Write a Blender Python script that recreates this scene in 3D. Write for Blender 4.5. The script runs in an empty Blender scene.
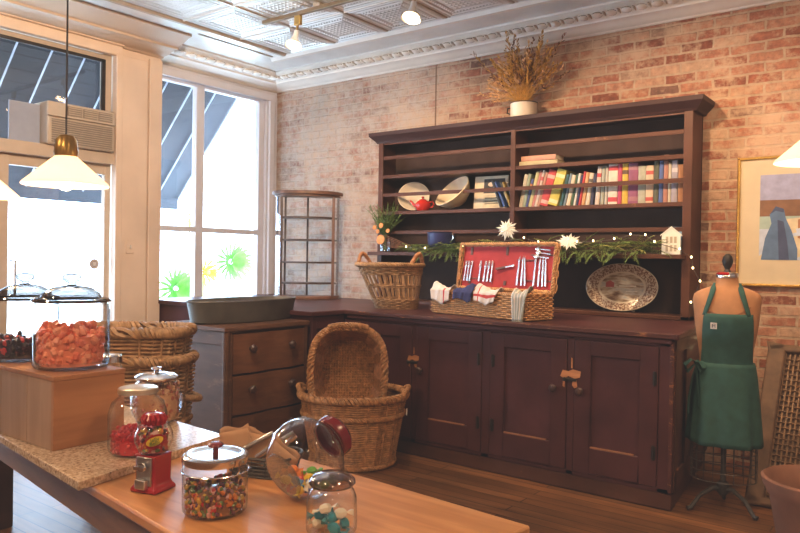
import bpy, bmesh, math, random
from mathutils import Vector, Matrix, Euler
RND = random.Random(7)
PI = math.pi
C = bpy.context.scene.collection
R = math.radians

# ------------------------------------------------------------------ materials
MATS = {}
def nmat(name):
    m = bpy.data.materials.new(name); m.use_nodes = True
    nt = m.node_tree; nt.nodes.clear()
    out = nt.nodes.new('ShaderNodeOutputMaterial')
    return m, nt, out
def N(nt, typ, **kw):
    n = nt.nodes.new(typ)
    for k, v in kw.items():
        if k in n.inputs: n.inputs[k].default_value = v
        else: setattr(n, k, v)
    return n
def rgba(c): return (c[0], c[1], c[2], 1.0)
def L(nt, a, b): nt.links.new(a, b)
def ramp(nt, fac, stops):
    r = N(nt, 'ShaderNodeValToRGB')
    el = r.color_ramp.elements
    while len(el) < len(stops): el.new(0.5)
    for e, (p, c) in zip(el, stops): e.position = p; e.color = rgba(c)
    L(nt, fac, r.inputs['Fac']); return r.outputs['Color']
def mixc(nt, fac, a, b, mode='MIX'):
    m = N(nt, 'ShaderNodeMix', data_type='RGBA', blend_type=mode)
    for s, v in ((0, fac), (6, a), (7, b)):
        if hasattr(v, 'is_output'): L(nt, v, m.inputs[s])
        elif s == 0: m.inputs[s].default_value = v
        else: m.inputs[s].default_value = rgba(v)
    return m.outputs[2]
def coords(nt, scale=(1, 1, 1), kind='Object'):
    t = N(nt, 'ShaderNodeTexCoord'); mp = N(nt, 'ShaderNodeMapping')
    mp.inputs['Scale'].default_value = scale
    L(nt, t.outputs[kind], mp.inputs['Vector']); return mp.outputs['Vector']
def plain(name, c, rough=.5, metal=0, var=.25, scale=12, bump=0, bscale=60, stretch=(1, 1, 1), emit=0, spec=.5):
    """a surface of one colour with soft uneven tone and grain"""
    m, nt, out = nmat(name)
    p = N(nt, 'ShaderNodeBsdfPrincipled'); L(nt, p.outputs[0], out.inputs[0])
    v = coords(nt, stretch)
    no = N(nt, 'ShaderNodeTexNoise', Scale=scale, Detail=5.0); L(nt, v, no.inputs['Vector'])
    lo = [x * (1 - var) for x in c]; hi = [min(1, x * (1 + var)) for x in c]
    col = ramp(nt, no.outputs['Fac'], [(.3, lo), (.7, hi)])
    L(nt, col, p.inputs['Base Color'])
    p.inputs['Roughness'].default_value = rough; p.inputs['Metallic'].default_value = metal
    p.inputs['Specular IOR Level'].default_value = spec
    if emit:
        L(nt, col, p.inputs['Emission Color']); p.inputs['Emission Strength'].default_value = emit
    if bump:
        b = N(nt, 'ShaderNodeTexNoise', Scale=bscale, Detail=4.0); L(nt, v, b.inputs['Vector'])
        bn = N(nt, 'ShaderNodeBump', Strength=bump, Distance=.01); L(nt, b.outputs['Fac'], bn.inputs['Height'])
        L(nt, bn.outputs[0], p.inputs['Normal'])
    MATS[name] = m; return m
def worn(name, c, c2, amount=.62, rough=.45, scale=9, stretch=(1, 1, 1)):
    """old paint with bare wood showing in noisy patches"""
    m, nt, out = nmat(name)
    p = N(nt, 'ShaderNodeBsdfPrincipled', Roughness=rough); p.inputs['Specular IOR Level'].default_value = .22; L(nt, p.outputs[0], out.inputs[0])
    v = coords(nt, stretch)
    a = N(nt, 'ShaderNodeTexNoise', Scale=scale, Detail=8.0, Roughness=.7); L(nt, v, a.inputs['Vector'])
    b = N(nt, 'ShaderNodeTexNoise', Scale=3.0, Detail=4.0); L(nt, v, b.inputs['Vector'])
    base = ramp(nt, b.outputs['Fac'], [(.3, [x * .75 for x in c]), (.7, [x * 1.3 for x in c])])
    f = ramp(nt, a.outputs['Fac'], [(amount - .03, (0, 0, 0)), (amount + .06, (1, 1, 1))])
    L(nt, mixc(nt, f, base, c2), p.inputs['Base Color'])
    bn = N(nt, 'ShaderNodeBump', Strength=.12, Distance=.005); L(nt, a.outputs['Fac'], bn.inputs['Height']); L(nt, bn.outputs[0], p.inputs['Normal'])
    MATS[name] = m; return m
def wood(name, c1, c2, axis=0, rough=.4, scale=4, plank=0):
    m, nt, out = nmat(name)
    p = N(nt, 'ShaderNodeBsdfPrincipled', Roughness=rough); L(nt, p.outputs[0], out.inputs[0])
    s = [6, 6, 6]; s[axis] = .6
    v = coords(nt, s)
    a = N(nt, 'ShaderNodeTexNoise', Scale=scale, Detail=7.0, Distortion=.6); L(nt, v, a.inputs['Vector'])
    v2 = coords(nt)
    b = N(nt, 'ShaderNodeTexNoise', Scale=2.2, Detail=3.0); L(nt, v2, b.inputs['Vector'])
    col = ramp(nt, a.outputs['Fac'], [(.3, c1), (.7, c2)])
    tone = ramp(nt, b.outputs['Fac'], [(.25, (.72, .72, .72)), (.75, (1.15, 1.1, 1.05))])
    col = mixc(nt, 1.0, col, tone, 'MULTIPLY')
    bump = a.outputs['Fac']
    if plank:
        bk = N(nt, 'ShaderNodeTexBrick', Scale=1.0, **{'Mortar Size': .004, 'Brick Width': 1.9, 'Row Height': plank, 'Color1': rgba((.7, .7, .7)), 'Color2': rgba((1.15, 1.15, 1.15)), 'Mortar': rgba((.25, .2, .15))})
        bk.offset = .37
        L(nt, v2, bk.inputs['Vector']); col = mixc(nt, 1.0, col, bk.outputs['Color'], 'MULTIPLY')
    L(nt, col, p.inputs['Base Color'])
    bn = N(nt, 'ShaderNodeBump', Strength=.08, Distance=.004); L(nt, bump, bn.inputs['Height']); L(nt, bn.outputs[0], p.inputs['Normal'])
    MATS[name] = m; return m
def glass(name, tint=(1, 1, 1), edge=.55, base=.05, power=2.5, rough=.02, dark=(.42, .47, .5)):
    m, nt, out = nmat(name)
    tr = N(nt, 'ShaderNodeBsdfTransparent')
    gl = N(nt, 'ShaderNodeBsdfGlossy', Roughness=rough, Color=rgba((.95, .97, 1)))
    lw = N(nt, 'ShaderNodeLayerWeight', Blend=.5)
    L(nt, ramp(nt, lw.outputs['Facing'], [(.45, tint), (.98, dark)]), tr.inputs['Color'])
    pw = N(nt, 'ShaderNodeMath', operation='POWER'); pw.inputs[1].default_value = power
    L(nt, lw.outputs['Facing'], pw.inputs[0])
    ma = N(nt, 'ShaderNodeMath', operation='MULTIPLY_ADD'); ma.inputs[1].default_value = edge; ma.inputs[2].default_value = base
    L(nt, pw.outputs[0], ma.inputs[0])
    mx = N(nt, 'ShaderNodeMixShader'); L(nt, ma.outputs[0], mx.inputs[0]); L(nt, tr.outputs[0], mx.inputs[1]); L(nt, gl.outputs[0], mx.inputs[2])
    L(nt, mx.outputs[0], out.inputs[0]); MATS[name] = m; return m
def emis(name, c, s):
    m, nt, out = nmat(name)
    e = N(nt, 'ShaderNodeEmission', Color=rgba(c), Strength=s); L(nt, e.outputs[0], out.inputs[0]); MATS[name] = m; return m

def brick_mat():
    m, nt, out = nmat('old_brick')
    p = N(nt, 'ShaderNodeBsdfPrincipled', Roughness=.85); L(nt, p.outputs[0], out.inputs[0])
    t = N(nt, 'ShaderNodeTexCoord'); sx = N(nt, 'ShaderNodeSeparateXYZ'); L(nt, t.outputs['Object'], sx.inputs[0])
    cb = N(nt, 'ShaderNodeCombineXYZ'); L(nt, sx.outputs['X'], cb.inputs['X']); L(nt, sx.outputs['Z'], cb.inputs['Y'])
    wn = N(nt, 'ShaderNodeTexNoise', Scale=9.0, Detail=3.0); L(nt, cb.outputs[0], wn.inputs['Vector'])
    sub = N(nt, 'ShaderNodeVectorMath', operation='MULTIPLY_ADD'); sub.inputs[1].default_value = (.03, .02, 0)
    L(nt, wn.outputs['Color'], sub.inputs[0]); L(nt, cb.outputs[0], sub.inputs[2])
    def bricks(c1, c2, mo):
        b = N(nt, 'ShaderNodeTexBrick', Scale=1.0, **{'Brick Width': .215, 'Row Height': .069, 'Mortar Size': .009, 'Mortar Smooth': .3, 'Bias': 0.0, 'Color1': rgba(c1), 'Color2': rgba(c2), 'Mortar': rgba(mo)})
        b.offset = .5; L(nt, sub.outputs[0], b.inputs['Vector']); return b
    b1 = bricks((0, 0, 0), (1, 1, 1), (.5, .5, .5))
    tone = ramp(nt, b1.outputs['Color'], [(0, (.20, .065, .04)), (.22, (.34, .125, .075)), (.5, (.42, .19, .12)), (.75, (.48, .27, .18)), (.9, (.50, .34, .24)), (1, (.17, .085, .065))])
    n1 = N(nt, 'ShaderNodeTexNoise', Scale=26.0, Detail=7.0, Roughness=.65); L(nt, cb.outputs[0], n1.inputs['Vector'])
    tone = mixc(nt, .75, tone, ramp(nt, n1.outputs['Fac'], [(.3, (.5, .45, .45)), (.7, (1.35, 1.3, 1.25))]), 'MULTIPLY')
    mort = ramp(nt, n1.outputs['Fac'], [(.3, (.36, .26, .18)), (.7, (.56, .43, .32))])
    col = mixc(nt, b1.outputs['Fac'], tone, mort)
    # plaster and whitewash left on the faces, patchy over groups of bricks
    n2 = N(nt, 'ShaderNodeTexNoise', Scale=11.0, Detail=9.0, Roughness=.72); L(nt, cb.outputs[0], n2.inputs['Vector'])
    n4 = N(nt, 'ShaderNodeTexNoise', Scale=1.7, Detail=4.0); L(nt, cb.outputs[0], n4.inputs['Vector'])
    sm = N(nt, 'ShaderNodeMath', operation='MULTIPLY_ADD'); sm.inputs[1].default_value = .8; L(nt, n4.outputs['Fac'], sm.inputs[0]); L(nt, n2.outputs['Fac'], sm.inputs[2])
    smear = ramp(nt, sm.outputs[0], [(.84, (0, 0, 0)), (1.02, (.85, .85, .85))])
    col = mixc(nt, smear, col, (.52, .37, .26))
    stain = ramp(nt, n4.outputs['Fac'], [(.32, (.72, .68, .66)), (.62, (1.08, 1.06, 1.04))])
    col = mixc(nt, 1.0, col, stain, 'MULTIPLY')
    # left of the seam: more whitewash, plus daylight greyness painted into the colour
    lx = N(nt, 'ShaderNodeMapRange'); lx.inputs[1].default_value = -3.2; lx.inputs[2].default_value = -3.75; L(nt, sx.outputs['X'], lx.inputs[0])
    n3 = N(nt, 'ShaderNodeTexNoise', Scale=9.0, Detail=10.0, Roughness=.78); L(nt, cb.outputs[0], n3.inputs['Vector'])
    w = ramp(nt, n3.outputs['Fac'], [(.38, (0.12, 0.12, 0.12)), (.58, (.85, .85, .85))])
    mu = N(nt, 'ShaderNodeMath', operation='MULTIPLY'); L(nt, w, mu.inputs[0]); L(nt, lx.outputs[0], mu.inputs[1])
    col = mixc(nt, mu.outputs[0], col, (.50, .425, .37))
    # straight joint where the two stretches of wall meet
    ab = N(nt, 'ShaderNodeMath', operation='ADD'); ab.inputs[1].default_value = 3.585; L(nt, sx.outputs['X'], ab.inputs[0])
    a2 = N(nt, 'ShaderNodeMath', operation='ABSOLUTE'); L(nt, ab.outputs[0], a2.inputs[0])
    a3 = N(nt, 'ShaderNodeMath', operation='LESS_THAN'); a3.inputs[1].default_value = .008; L(nt, a2.outputs[0], a3.inputs[0])
    col = mixc(nt, a3.outputs[0], col, (.20, .12, .08))
    L(nt, col, p.inputs['Base Color'])
    inv = N(nt, 'ShaderNodeMath', operation='MULTIPLY_ADD'); inv.inputs[1].default_value = -1.0; L(nt, b1.outputs['Fac'], inv.inputs[0])
    sc = N(nt, 'ShaderNodeMath', operation='MULTIPLY'); sc.inputs[1].default_value = .6; L(nt, n1.outputs['Fac'], sc.inputs[0]); L(nt, sc.outputs[0], inv.inputs[2])
    bn = N(nt, 'ShaderNodeBump', Strength=.7, Distance=.012); L(nt, inv.outputs[0], bn.inputs['Height']); L(nt, bn.outputs[0], p.inputs['Normal'])
    return m
def granite_mat():
    m, nt, out = nmat('speckled_stone')
    p = N(nt, 'ShaderNodeBsdfPrincipled', Roughness=.16); L(nt, p.outputs[0], out.inputs[0])
    v = coords(nt)
    a = N(nt, 'ShaderNodeTexVoronoi', Scale=230.0); L(nt, v, a.inputs['Vector'])
    b = N(nt, 'ShaderNodeTexNoise', Scale=110.0, Detail=5.0); L(nt, v, b.inputs['Vector'])
    c = ramp(nt, b.outputs['Fac'], [(.34, (.36, .24, .15)), (.5, (.56, .42, .29)), (.66, (.70, .56, .42))])
    s = ramp(nt, a.outputs['Color'], [(.08, (.35, .3, .3)), (.25, (1, 1, 1))])
    L(nt, mixc(nt, 1.0, c, s, 'MULTIPLY'), p.inputs['Base Color'])
    return m
def canvas_mat(name, c1, c2):
    return plain(name, c1, .9, var=.12, scale=40)

M_BRICK = brick_mat(); M_STONE = granite_mat()
M_CREAM = plain('cream_paint', (.72, .57, .45), .5, var=.08, scale=3)
M_CREAM_D = plain('shaded_cream_paint', (.56, .43, .32), .5, var=.1, scale=3)  # tan paint of the cornice above the shop door
M_WHITE = plain('white_gloss_paint', (.72, .70, .68), .35, var=.05, scale=4)
M_CORN = plain('cornice_paint', (.84, .79, .72), .38, var=.05, scale=6)
M_TRIM = plain('window_trim_paint', (.67, .65, .68), .4, var=.05, scale=4)
def tin_mat():
    m, nt, out = nmat('pressed_tin')
    p = N(nt, 'ShaderNodeBsdfPrincipled', Roughness=.32, Metallic=.3); L(nt, p.outputs[0], out.inputs[0])
    v = coords(nt)
    n = N(nt, 'ShaderNodeTexNoise', Scale=4.0, Detail=4.0); L(nt, v, n.inputs['Vector'])
    L(nt, ramp(nt, n.outputs['Fac'], [(.3, (.70, .69, .67)), (.7, (.84, .83, .81))]), p.inputs['Base Color'])
    w = N(nt, 'ShaderNodeTexNoise', Scale=26.0, Detail=2.0); L(nt, v, w.inputs['Vector'])
    bn = N(nt, 'ShaderNodeBump', Strength=.25, Distance=.01); L(nt, w.outputs['Fac'], bn.inputs['Height']); L(nt, bn.outputs[0], p.inputs['Normal'])
    return m
M_TIN = tin_mat()
M_TINSTRIP = plain('tin_moulding', (.50, .43, .35), .32, .4, var=.12, scale=8)
M_FLOOR = wood('plank_floor', (.15, .062, .022), (.27, .125, .05), 0, .42, 4, plank=.085); M_FLOOR.node_tree.nodes['Principled BSDF'].inputs['Specular IOR Level'].default_value = .25
M_MAROON = worn('maroon_cabinet_paint', (.075, .026, .026), (.30, .12, .05), .80, .38, 7)
M_MAROON_P = worn('maroon_panel_paint', (.085, .031, .034), (.30, .14, .07), .86, .34, 6)
M_MAROON_W = worn('worn_maroon_edge', (.09, .033, .027), (.42, .18, .07), .60, .4, 14, (.5, 2, 2))
M_BARE = wood('bare_orange_wood', (.42, .17, .06), (.62, .29, .12), 0, .5, 6)
M_BARE2 = wood('dull_bare_wood', (.20, .085, .04), (.36, .17, .08), 0, .5, 6)
M_HUTCH = worn('hutch_brown_paint', (.092, .038, .024), (.28, .125, .06), .68, .42, 10, (1, 1, 1))
M_HUTCHTOP = worn('hutch_cornice_paint', (.045, .021, .02), (.30, .14, .06), .80, .45, 9)
M_HBACK = plain('hutch_back_paint', (.062, .040, .034), .85, var=.2, scale=5, spec=.06)
M_DRESSER = worn('dresser_wood', (.10, .046, .026), (.19, .09, .045), .62, .62, 5, (1, .4, 4))
M_DRESSER_F = wood('dresser_drawer_wood', (.105, .042, .02), (.18, .078, .036), 1, .38, 5)
M_IRON = plain('dark_iron', (.04, .035, .033), .5, .6, var=.3)
M_KNOBWOOD = plain('dark_turned_knob', (.055, .025, .02), .35, var=.2)
M_WICK = plain('willow_honey', (.42, .21, .085), .6, var=.45, scale=38)
M_WICK_D = plain('willow_shadow', (.22, .105, .045), .7, var=.4, scale=30)  # darker wicker colour for liners and basket bases
M_WICK_R = plain('willow_reddish', (.40, .18, .075), .55, var=.4, scale=30)
M_WICK_L = plain('willow_pale_brown', (.33, .19, .09), .6, var=.4, scale=30)
M_WICK_B = plain('willow_picnic', (.55, .30, .13), .55, var=.35, scale=40)
M_GRAYTUB = plain('weathered_grey_metal', (.12, .115, .105), .5, .3, var=.25, scale=6)
M_ETAG = plain('walnut_frame', (.17, .085, .055), .4, var=.3, scale=12)
M_ETAG_D = plain('dark_walnut_frame', (.085, .055, .045), .4, var=.3, scale=12)
M_GLASS = glass('jar_glass', (.99, .995, 1), .62, .035, 2.2)
M_GLASS_D = glass('jar_lid_glass', (.93, .945, .96), .6, .08, 1.6, dark=(.25, .29, .32))
M_GLASS_C = glass('canister_glass', (.97, .98, .985), .5, .04, 2.2, dark=(.04, .045, .05))
M_GLASS_L = glass('thick_lid_glass', (.42, .41, .40), .4, .05, 1.6, dark=(.008, .009, .01))
M_GLASS_R = glass('lid_rim_glass', (.10, .095, .09), .5, .12, 1.4, dark=(.03, .03, .03))
M_PANE = glass('window_glass', (.97, .985, 1), .35, .05, 4, dark=(.85, .9, .95))
M_AMBER = glass('amber_glass', (.36, .22, .10), .4, .12, 1.5)
M_STEEL = plain('polished_steel', (.72, .72, .74), .18, 1, var=.08)
M_STEELB = plain('brushed_steel', (.55, .55, .56), .35, 1, var=.1)
M_RED = plain('glossy_red', (.33, .014, .018), .18, var=.1)
M_RED_D = plain('dark_red_plastic', (.14, .010, .014), .25, var=.12)
M_TABLE = wood('table_pine', (.54, .235, .075), (.72, .355, .135), 0, .36, 5)
M_APRONW = wood('table_apron_wood', (.20, .10, .055), (.30, .16, .09), 0, .5, 5)
M_CRATE = wood('crate_pale_board', (.40, .26, .17), (.55, .38, .26), 2, .6, 3)  # paler copy: light on the crate front painted into the wood
M_CRATE_S = wood('crate_orange_board', (.40, .18, .075), (.52, .25, .11), 1, .5, 4)  # darker orange copy: the less lit crate sides painted into the wood
M_BRASS = plain('aged_brass', (.52, .33, .10), .3, .8, var=.2)
M_CORD = plain('grey_cord', (.10, .09, .085), .6)
M_GREEN = plain('green_canvas', (.026, .088, .078), .85, var=.15, scale=20, bump=.1, bscale=300)
M_FORM = plain('tan_linen_form', (.44, .215, .10), .8, var=.12, scale=15, bump=.1, bscale=250)
M_GOLD = plain('gilt_frame', (.72, .45, .12), .25, .85, var=.15)
M_MAT = plain('cream_mat_board', (.62, .52, .36), .8, var=.04)
M_TERRA = plain('terracotta', (.27, .125, .075), .8, var=.18, scale=8)
M_FIR = plain('fir_green', (.115, .18, .045), .6, var=.5, scale=30)
M_FIR2 = plain('cedar_olive', (.28, .30, .09), .6, var=.4, scale=30)
M_PAPERW = plain('white_paper', (.80, .77, .68), .7, var=.04, emit=.12)  # faint emission makes the paper glow by itself
M_BULB = emis('fairy_bulb', (1, .74, .36), 6)
M_ENAMEL = plain('cream_enamel', (.80, .70, .58), .3, var=.05)
M_DRY1 = plain('dried_gold', (.56, .30, .06), .8, var=.4, scale=40)
M_DRY2 = plain('dried_brown', (.20, .09, .05), .8, var=.4, scale=40)
M_DRY3 = plain('dried_cream', (.74, .46, .24), .8, var=.3, scale=40)
M_CREAMPOT = plain('cream_stoneware', (.68, .58, .42), .35, var=.08)
M_PLATE_IN = plain('grey_cream_glaze', (.52, .45, .34), .3, var=.1)
M_REDPOT = plain('red_enamel', (.50, .03, .02), .2, var=.08)
M_NAVY = plain('navy_enamel', (.022, .026, .11), .45, var=.2)
M_REDCLOTH = plain('red_lining', (.42, .04, .045), .85, var=.12, bump=.1, bscale=300)
M_CLOTHW = plain('white_cotton', (.72, .66, .62), .9, var=.06)
M_CLOTHR = plain('red_cotton', (.55, .06, .06), .9, var=.08)
M_CLOTHN = plain('navy_cotton', (.03, .035, .12), .9, var=.12)
M_CLOTHG = plain('grey_green_cotton', (.38, .40, .36), .9, var=.12)
M_LEATHER = plain('brown_leather', (.13, .05, .03), .5)
M_AC = plain('beige_plastic', (.46, .38, .30), .5, var=.05)
M_AC_D = plain('shadowed_grille', (.26, .21, .17), .6, var=.1)  # darker plastic for the grille bars and air outlets
M_AWN = plain('navy_awning', (.052, .055, .066), .8, var=.12, scale=3)
M_AWNRIB = plain('white_awning_rib', (.42, .46, .55), .5)
M_CONC = plain('pale_concrete', (.75, .74, .70), .9, var=.05)
M_LEAF = plain('sunlit_leaf', (.17, .46, .07), .5, var=.35)  # bright green of the outdoor plants
M_YELF = plain('yellow_petal', (.85, .55, .05), .6, var=.2)
M_ORF = plain('orange_petal', (.85, .25, .05), .6, var=.2)
M_KRAFT = plain('kraft_paper', (.50, .29, .16), .8, var=.1)
M_BLACKW = plain('black_wire', (.05, .04, .035), .45, .3)
M_GREYSTAND = plain('grey_cast_iron', (.075, .068, .065), .5, .4)
M_DOORFR = plain('door_frame_paint', (.50, .40, .31), .5, var=.06)
M_SHADE = None

# ------------------------------------------------------------------ mesh builder
class MB:
    def __init__(self): self.v = []; self.f = []; self.mi = []; self.cur = 0; self.X = Matrix.Identity(4)
    def add(self, vs, fs):
        o = len(self.v); X = self.X
        self.v += [X @ Vector(p) for p in vs]
        for f in fs: self.f.append([o + i for i in f]); self.mi.append(self.cur)
        return self
    def box(self, x0, x1, y0, y1, z0, z1):
        return self.add([(x0, y0, z0), (x1, y0, z0), (x1, y1, z0), (x0, y1, z0), (x0, y0, z1), (x1, y0, z1), (x1, y1, z1), (x0, y1, z1)],
                        [(3, 2, 1, 0), (4, 5, 6, 7), (0, 1, 5, 4), (1, 2, 6, 5), (2, 3, 7, 6), (3, 0, 4, 7)])
    def prism(self, poly, z0, z1, top=None):
        n = len(poly); t = top or poly
        return self.add([(p[0], p[1], z0) for p in poly] + [(p[0], p[1], z1) for p in t],
                        [list(range(n))[::-1], list(range(n, 2 * n))] + [(i, (i + 1) % n, n + (i + 1) % n, n + i) for i in range(n)])
    def sweep(self, prof, p0, p1, frame):
        """profile [(a,b)] swept straight from p0 to p1; frame = (vec a, vec b)"""
        a, b = Vector(frame[0]), Vector(frame[1]); n = len(prof)
        vs = [Vector(p0) + a * q[0] + b * q[1] for q in prof] + [Vector(p1) + a * q[0] + b * q[1] for q in prof]
        return self.add(vs, [(i, (i + 1) % n, n + (i + 1) % n, n + i) for i in range(n)] + [list(range(n))[::-1], list(range(n, 2 * n))])
    def tube(self, pts, r, k=6, closed=False, caps=True, flat=1.0):
        P = [Vector(p) for p in pts]; n = len(P)
        if n < 2: return self
        rr = r if isinstance(r, (list, tuple)) else [r] * n
        T = []
        for i in range(n):
            a = P[(i - 1) % n] if (closed or i > 0) else P[i]; b = P[(i + 1) % n] if (closed or i < n - 1) else P[i]
            t = (b - a); T.append(t.normalized() if t.length > 1e-9 else Vector((0, 0, 1)))
        up = Vector((0, 0, 1)) if abs(T[0].z) < .9 else Vector((1, 0, 0))
        u = T[0].cross(up).normalized(); vs = []
        for i in range(n):
            u = u - T[i] * u.dot(T[i])
            u = u.normalized() if u.length > 1e-6 else T[i].orthogonal().normalized()
            w = T[i].cross(u)
            for j in range(k):
                a = 2 * PI * j / k
                vs.append(P[i] + u * (math.cos(a) * rr[i]) + w * (math.sin(a) * rr[i] * flat))
        fs = []
        for i in range(n if closed else n - 1):
            i2 = (i + 1) % n
            for j in range(k): fs.append((i * k + j, i * k + (j + 1) % k, i2 * k + (j + 1) % k, i2 * k + j))
        if caps and not closed: fs += [list(range(k))[::-1], [(n - 1) * k + j for j in range(k)]]
        return self.add(vs, fs)
    def lathe(self, prof, k=28, c=(0, 0, 0), sy=1.0, a0=0, a1=2 * PI):
        full = abs(a1 - a0 - 2 * PI) < 1e-6; m = k if full else k + 1; vs = []
        for r, z in prof:
            for j in range(m):
                a = a0 + (a1 - a0) * j / k
                vs.append((c[0] + r * math.cos(a), c[1] + r * math.sin(a) * sy, c[2] + z))
        fs = []
        for i in range(len(prof) - 1):
            for j in range(k):
                j2 = (j + 1) % m
                fs.append((i * m + j, i * m + j2, (i + 1) * m + j2, (i + 1) * m + j))
        return self.add(vs, fs)
    def ball(self, c, r, k=10, sz=(1, 1, 1)):
        h = max(4, k // 2)
        pr = [(r * math.sin(PI * i / h), -r * math.cos(PI * i / h)) for i in range(h + 1)]
        X = self.X; self.X = X @ Matrix.Translation(Vector(c)) @ Matrix.Diagonal((sz[0], sz[1], sz[2], 1))
        self.lathe(pr, k); self.X = X; return self
    def rot_ball(self, c, r, k, sz, rot):
        X = self.X; self.X = X @ Matrix.Translation(Vector(c)) @ rot.to_4x4(); self.ball((0, 0, 0), r, k, sz); self.X = X; return self
    def grid(self, fn, nu, nv, closed_u=False):
        vs = []; mu = nu if closed_u else nu + 1
        for j in range(nv + 1):
            for i in range(mu): vs.append(fn(i / nu, j / nv))
        fs = [(j * mu + i, j * mu + (i + 1) % mu, (j + 1) * mu + (i + 1) % mu, (j + 1) * mu + i) for j in range(nv) for i in range(nu)]
        return self.add(vs, fs)
    def poly(self, pts): return self.add(pts, [list(range(len(pts)))])
    def build(self, name, mats, parent=None, smooth=True, bevel=0, solid=0, loc=None, rot=None, angle=38):
        me = bpy.data.meshes.new(name); me.from_pydata([tuple(p) for p in self.v], [], self.f)
        if not isinstance(mats, (list, tuple)): mats = [mats]
        for m in mats: me.materials.append(m)
        if len(mats) > 1: me.polygons.foreach_set('material_index', self.mi)
        bm = bmesh.new(); bm.from_mesh(me); bmesh.ops.remove_doubles(bm, verts=bm.verts, dist=1e-5)
        bmesh.ops.recalc_face_normals(bm, faces=bm.faces); bm.to_mesh(me); bm.free()
        if smooth:
            me.polygons.foreach_set('use_smooth', [True] * len(me.polygons)); me.set_sharp_from_angle(angle=R(angle))
        me.update()
        o = bpy.data.objects.new(name, me); C.objects.link(o)
        if parent: o.parent = parent
        if loc: o.location = loc
        if rot: o.rotation_euler = rot
        if solid:
            s = o.modifiers.new('Solidify', 'SOLIDIFY'); s.thickness = solid; s.offset = 0
        if bevel:
            b = o.modifiers.new('Bevel', 'BEVEL'); b.width = bevel; b.segments = 2; b.limit_method = 'ANGLE'; b.angle_limit = R(40)
        return o
def thing(name, label, cat, loc=(0, 0, 0), rz=0, group=None, rot=None):
    o = bpy.data.objects.new(name, None); C.objects.link(o); o.empty_display_size = .05
    o.location = loc; o.rotation_euler = rot if rot else (0, 0, rz); o['label'] = label; o['category'] = cat
    if group: o['group'] = group
    return o
def tag(o, label, cat, group=None, kind=None):
    o['label'] = label; o['category'] = cat
    if group: o['group'] = group
    if kind: o['kind'] = kind
    return o
def struct(o, label=None, cat=None):
    o['kind'] = 'structure'
    if label: o['label'] = label; o['category'] = cat
    return o
def lab(o, text): o['label'] = text; return o
def dup(root, loc=None, rot=None, label=None):
    r = root.copy(); C.objects.link(r)
    if loc is not None: r.location = loc
    if rot is not None: r.rotation_euler = rot
    if label: r['label'] = label
    for ch in list(root.children):
        c = ch.copy(); C.objects.link(c); c.parent = r
        for g in list(ch.children):
            d = g.copy(); C.objects.link(d); d.parent = c
    return r

YW = 5.2; CZ = 3.16; WX = -5.58; SX = -5.38; JY = 3.68
# ================================================================== SETTING
struct(MB().box(-5.7, 3.2, -3.2, 5.3, -.06, 0).build('floor', M_FLOOR), 'wide plank wooden floor with warm brown boards', 'floor')
struct(MB().box(WX - .1, 3.2, YW, YW + .12, 0, CZ + .1).build('wall_back', M_BRICK), 'old exposed brick wall with pale mortar smears', 'wall')
struct(MB().box(3.0, 3.12, -3.2, 5.3, 0, CZ + .1).build('wall_right', M_CREAM), 'plain cream wall on the right side of the room', 'wall')
struct(MB().box(-5.7, 3.2, -3.3, -3.18, 0, CZ + .1).build('wall_front', M_CREAM), 'plain cream wall at the front of the room', 'wall')

# ceiling: flat tin border, field of embossed panels
cb = MB(); cb.box(-5.7, 3.2, -3.3, 5.3, CZ, CZ + .08)
cb.cur = 0
def tin_panel(x0, y0, s):
    def sq(a, b, z0, z1):     # square ring, pressed downward
        x, y = x0 + s / 2, y0 + s / 2
        o = [(x - a, y - a), (x + a, y - a), (x + a, y + a), (x - a, y + a)]
        i = [(x - b, y - b), (x + b, y - b), (x + b, y + b), (x - b, y + b)]
        c = (a + b) / 2
        m = [(x - c, y - c), (x + c, y - c), (x + c, y + c), (x - c, y + c)]
        for k in range(4):
            q = (k + 1) % 4
            cb.add([(*o[k], CZ), (*o[q], CZ), (*m[q], CZ - z1), (*m[k], CZ - z1), (*i[q], CZ), (*i[k], CZ)], [(0, 1, 2, 3), (3, 2, 4, 5)])
    h = s / 2
    sq(h * .93, h * .86, 0, .006); sq(h * .78, h * .72, 0, .006); sq(h * .58, h * .52, 0, .005)
    # chequer of small pyramids in the middle and along the border
    n = 7
    for i in range(n):
        for j in range(n):
            a = h * .92 / n; x = x0 + h - h * .46 + (i + .5) * a; y = y0 + h - h * .46 + (j + .5) * a; a *= .46
            cb.add([(x - a, y - a, CZ), (x + a, y - a, CZ), (x + a, y + a, CZ), (x - a, y + a, CZ), (x, y, CZ - .006)], [(0, 1, 4), (1, 2, 4), (2, 3, 4), (3, 0, 4)])
    for k in range(14):
        t = -h * .64 + k * h * 1.28 / 13; a = h * .035
        for (x, y) in ((x0 + h + t, y0 + h - h * .64), (x0 + h + t, y0 + h + h * .64), (x0 + h - h * .64, y0 + h + t), (x0 + h + h * .64, y0 + h + t)):
            cb.add([(x - a, y - a, CZ), (x + a, y - a, CZ), (x + a, y + a, CZ), (x - a, y + a, CZ), (x, y, CZ - .006)], [(0, 1, 4), (1, 2, 4), (2, 3, 4), (3, 0, 4)])
TS = .56
for i in range(6):
    for j in range(7): tin_panel(-4.70 + i * TS, 4.54 - (j + 1) * TS, TS)
struct(cb.build('ceiling', M_TIN, smooth=False), 'silvery pressed tin ceiling of embossed square panels', 'ceiling')
def strip_y(x, y0, y1, w=.03, h=.022):
    return ([(-w, 0), (-w * .5, -h), (w * .5, -h), (w, 0)], (x, y0, CZ), (x, y1, CZ), ((1, 0, 0), (0, 0, 1)))
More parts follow.
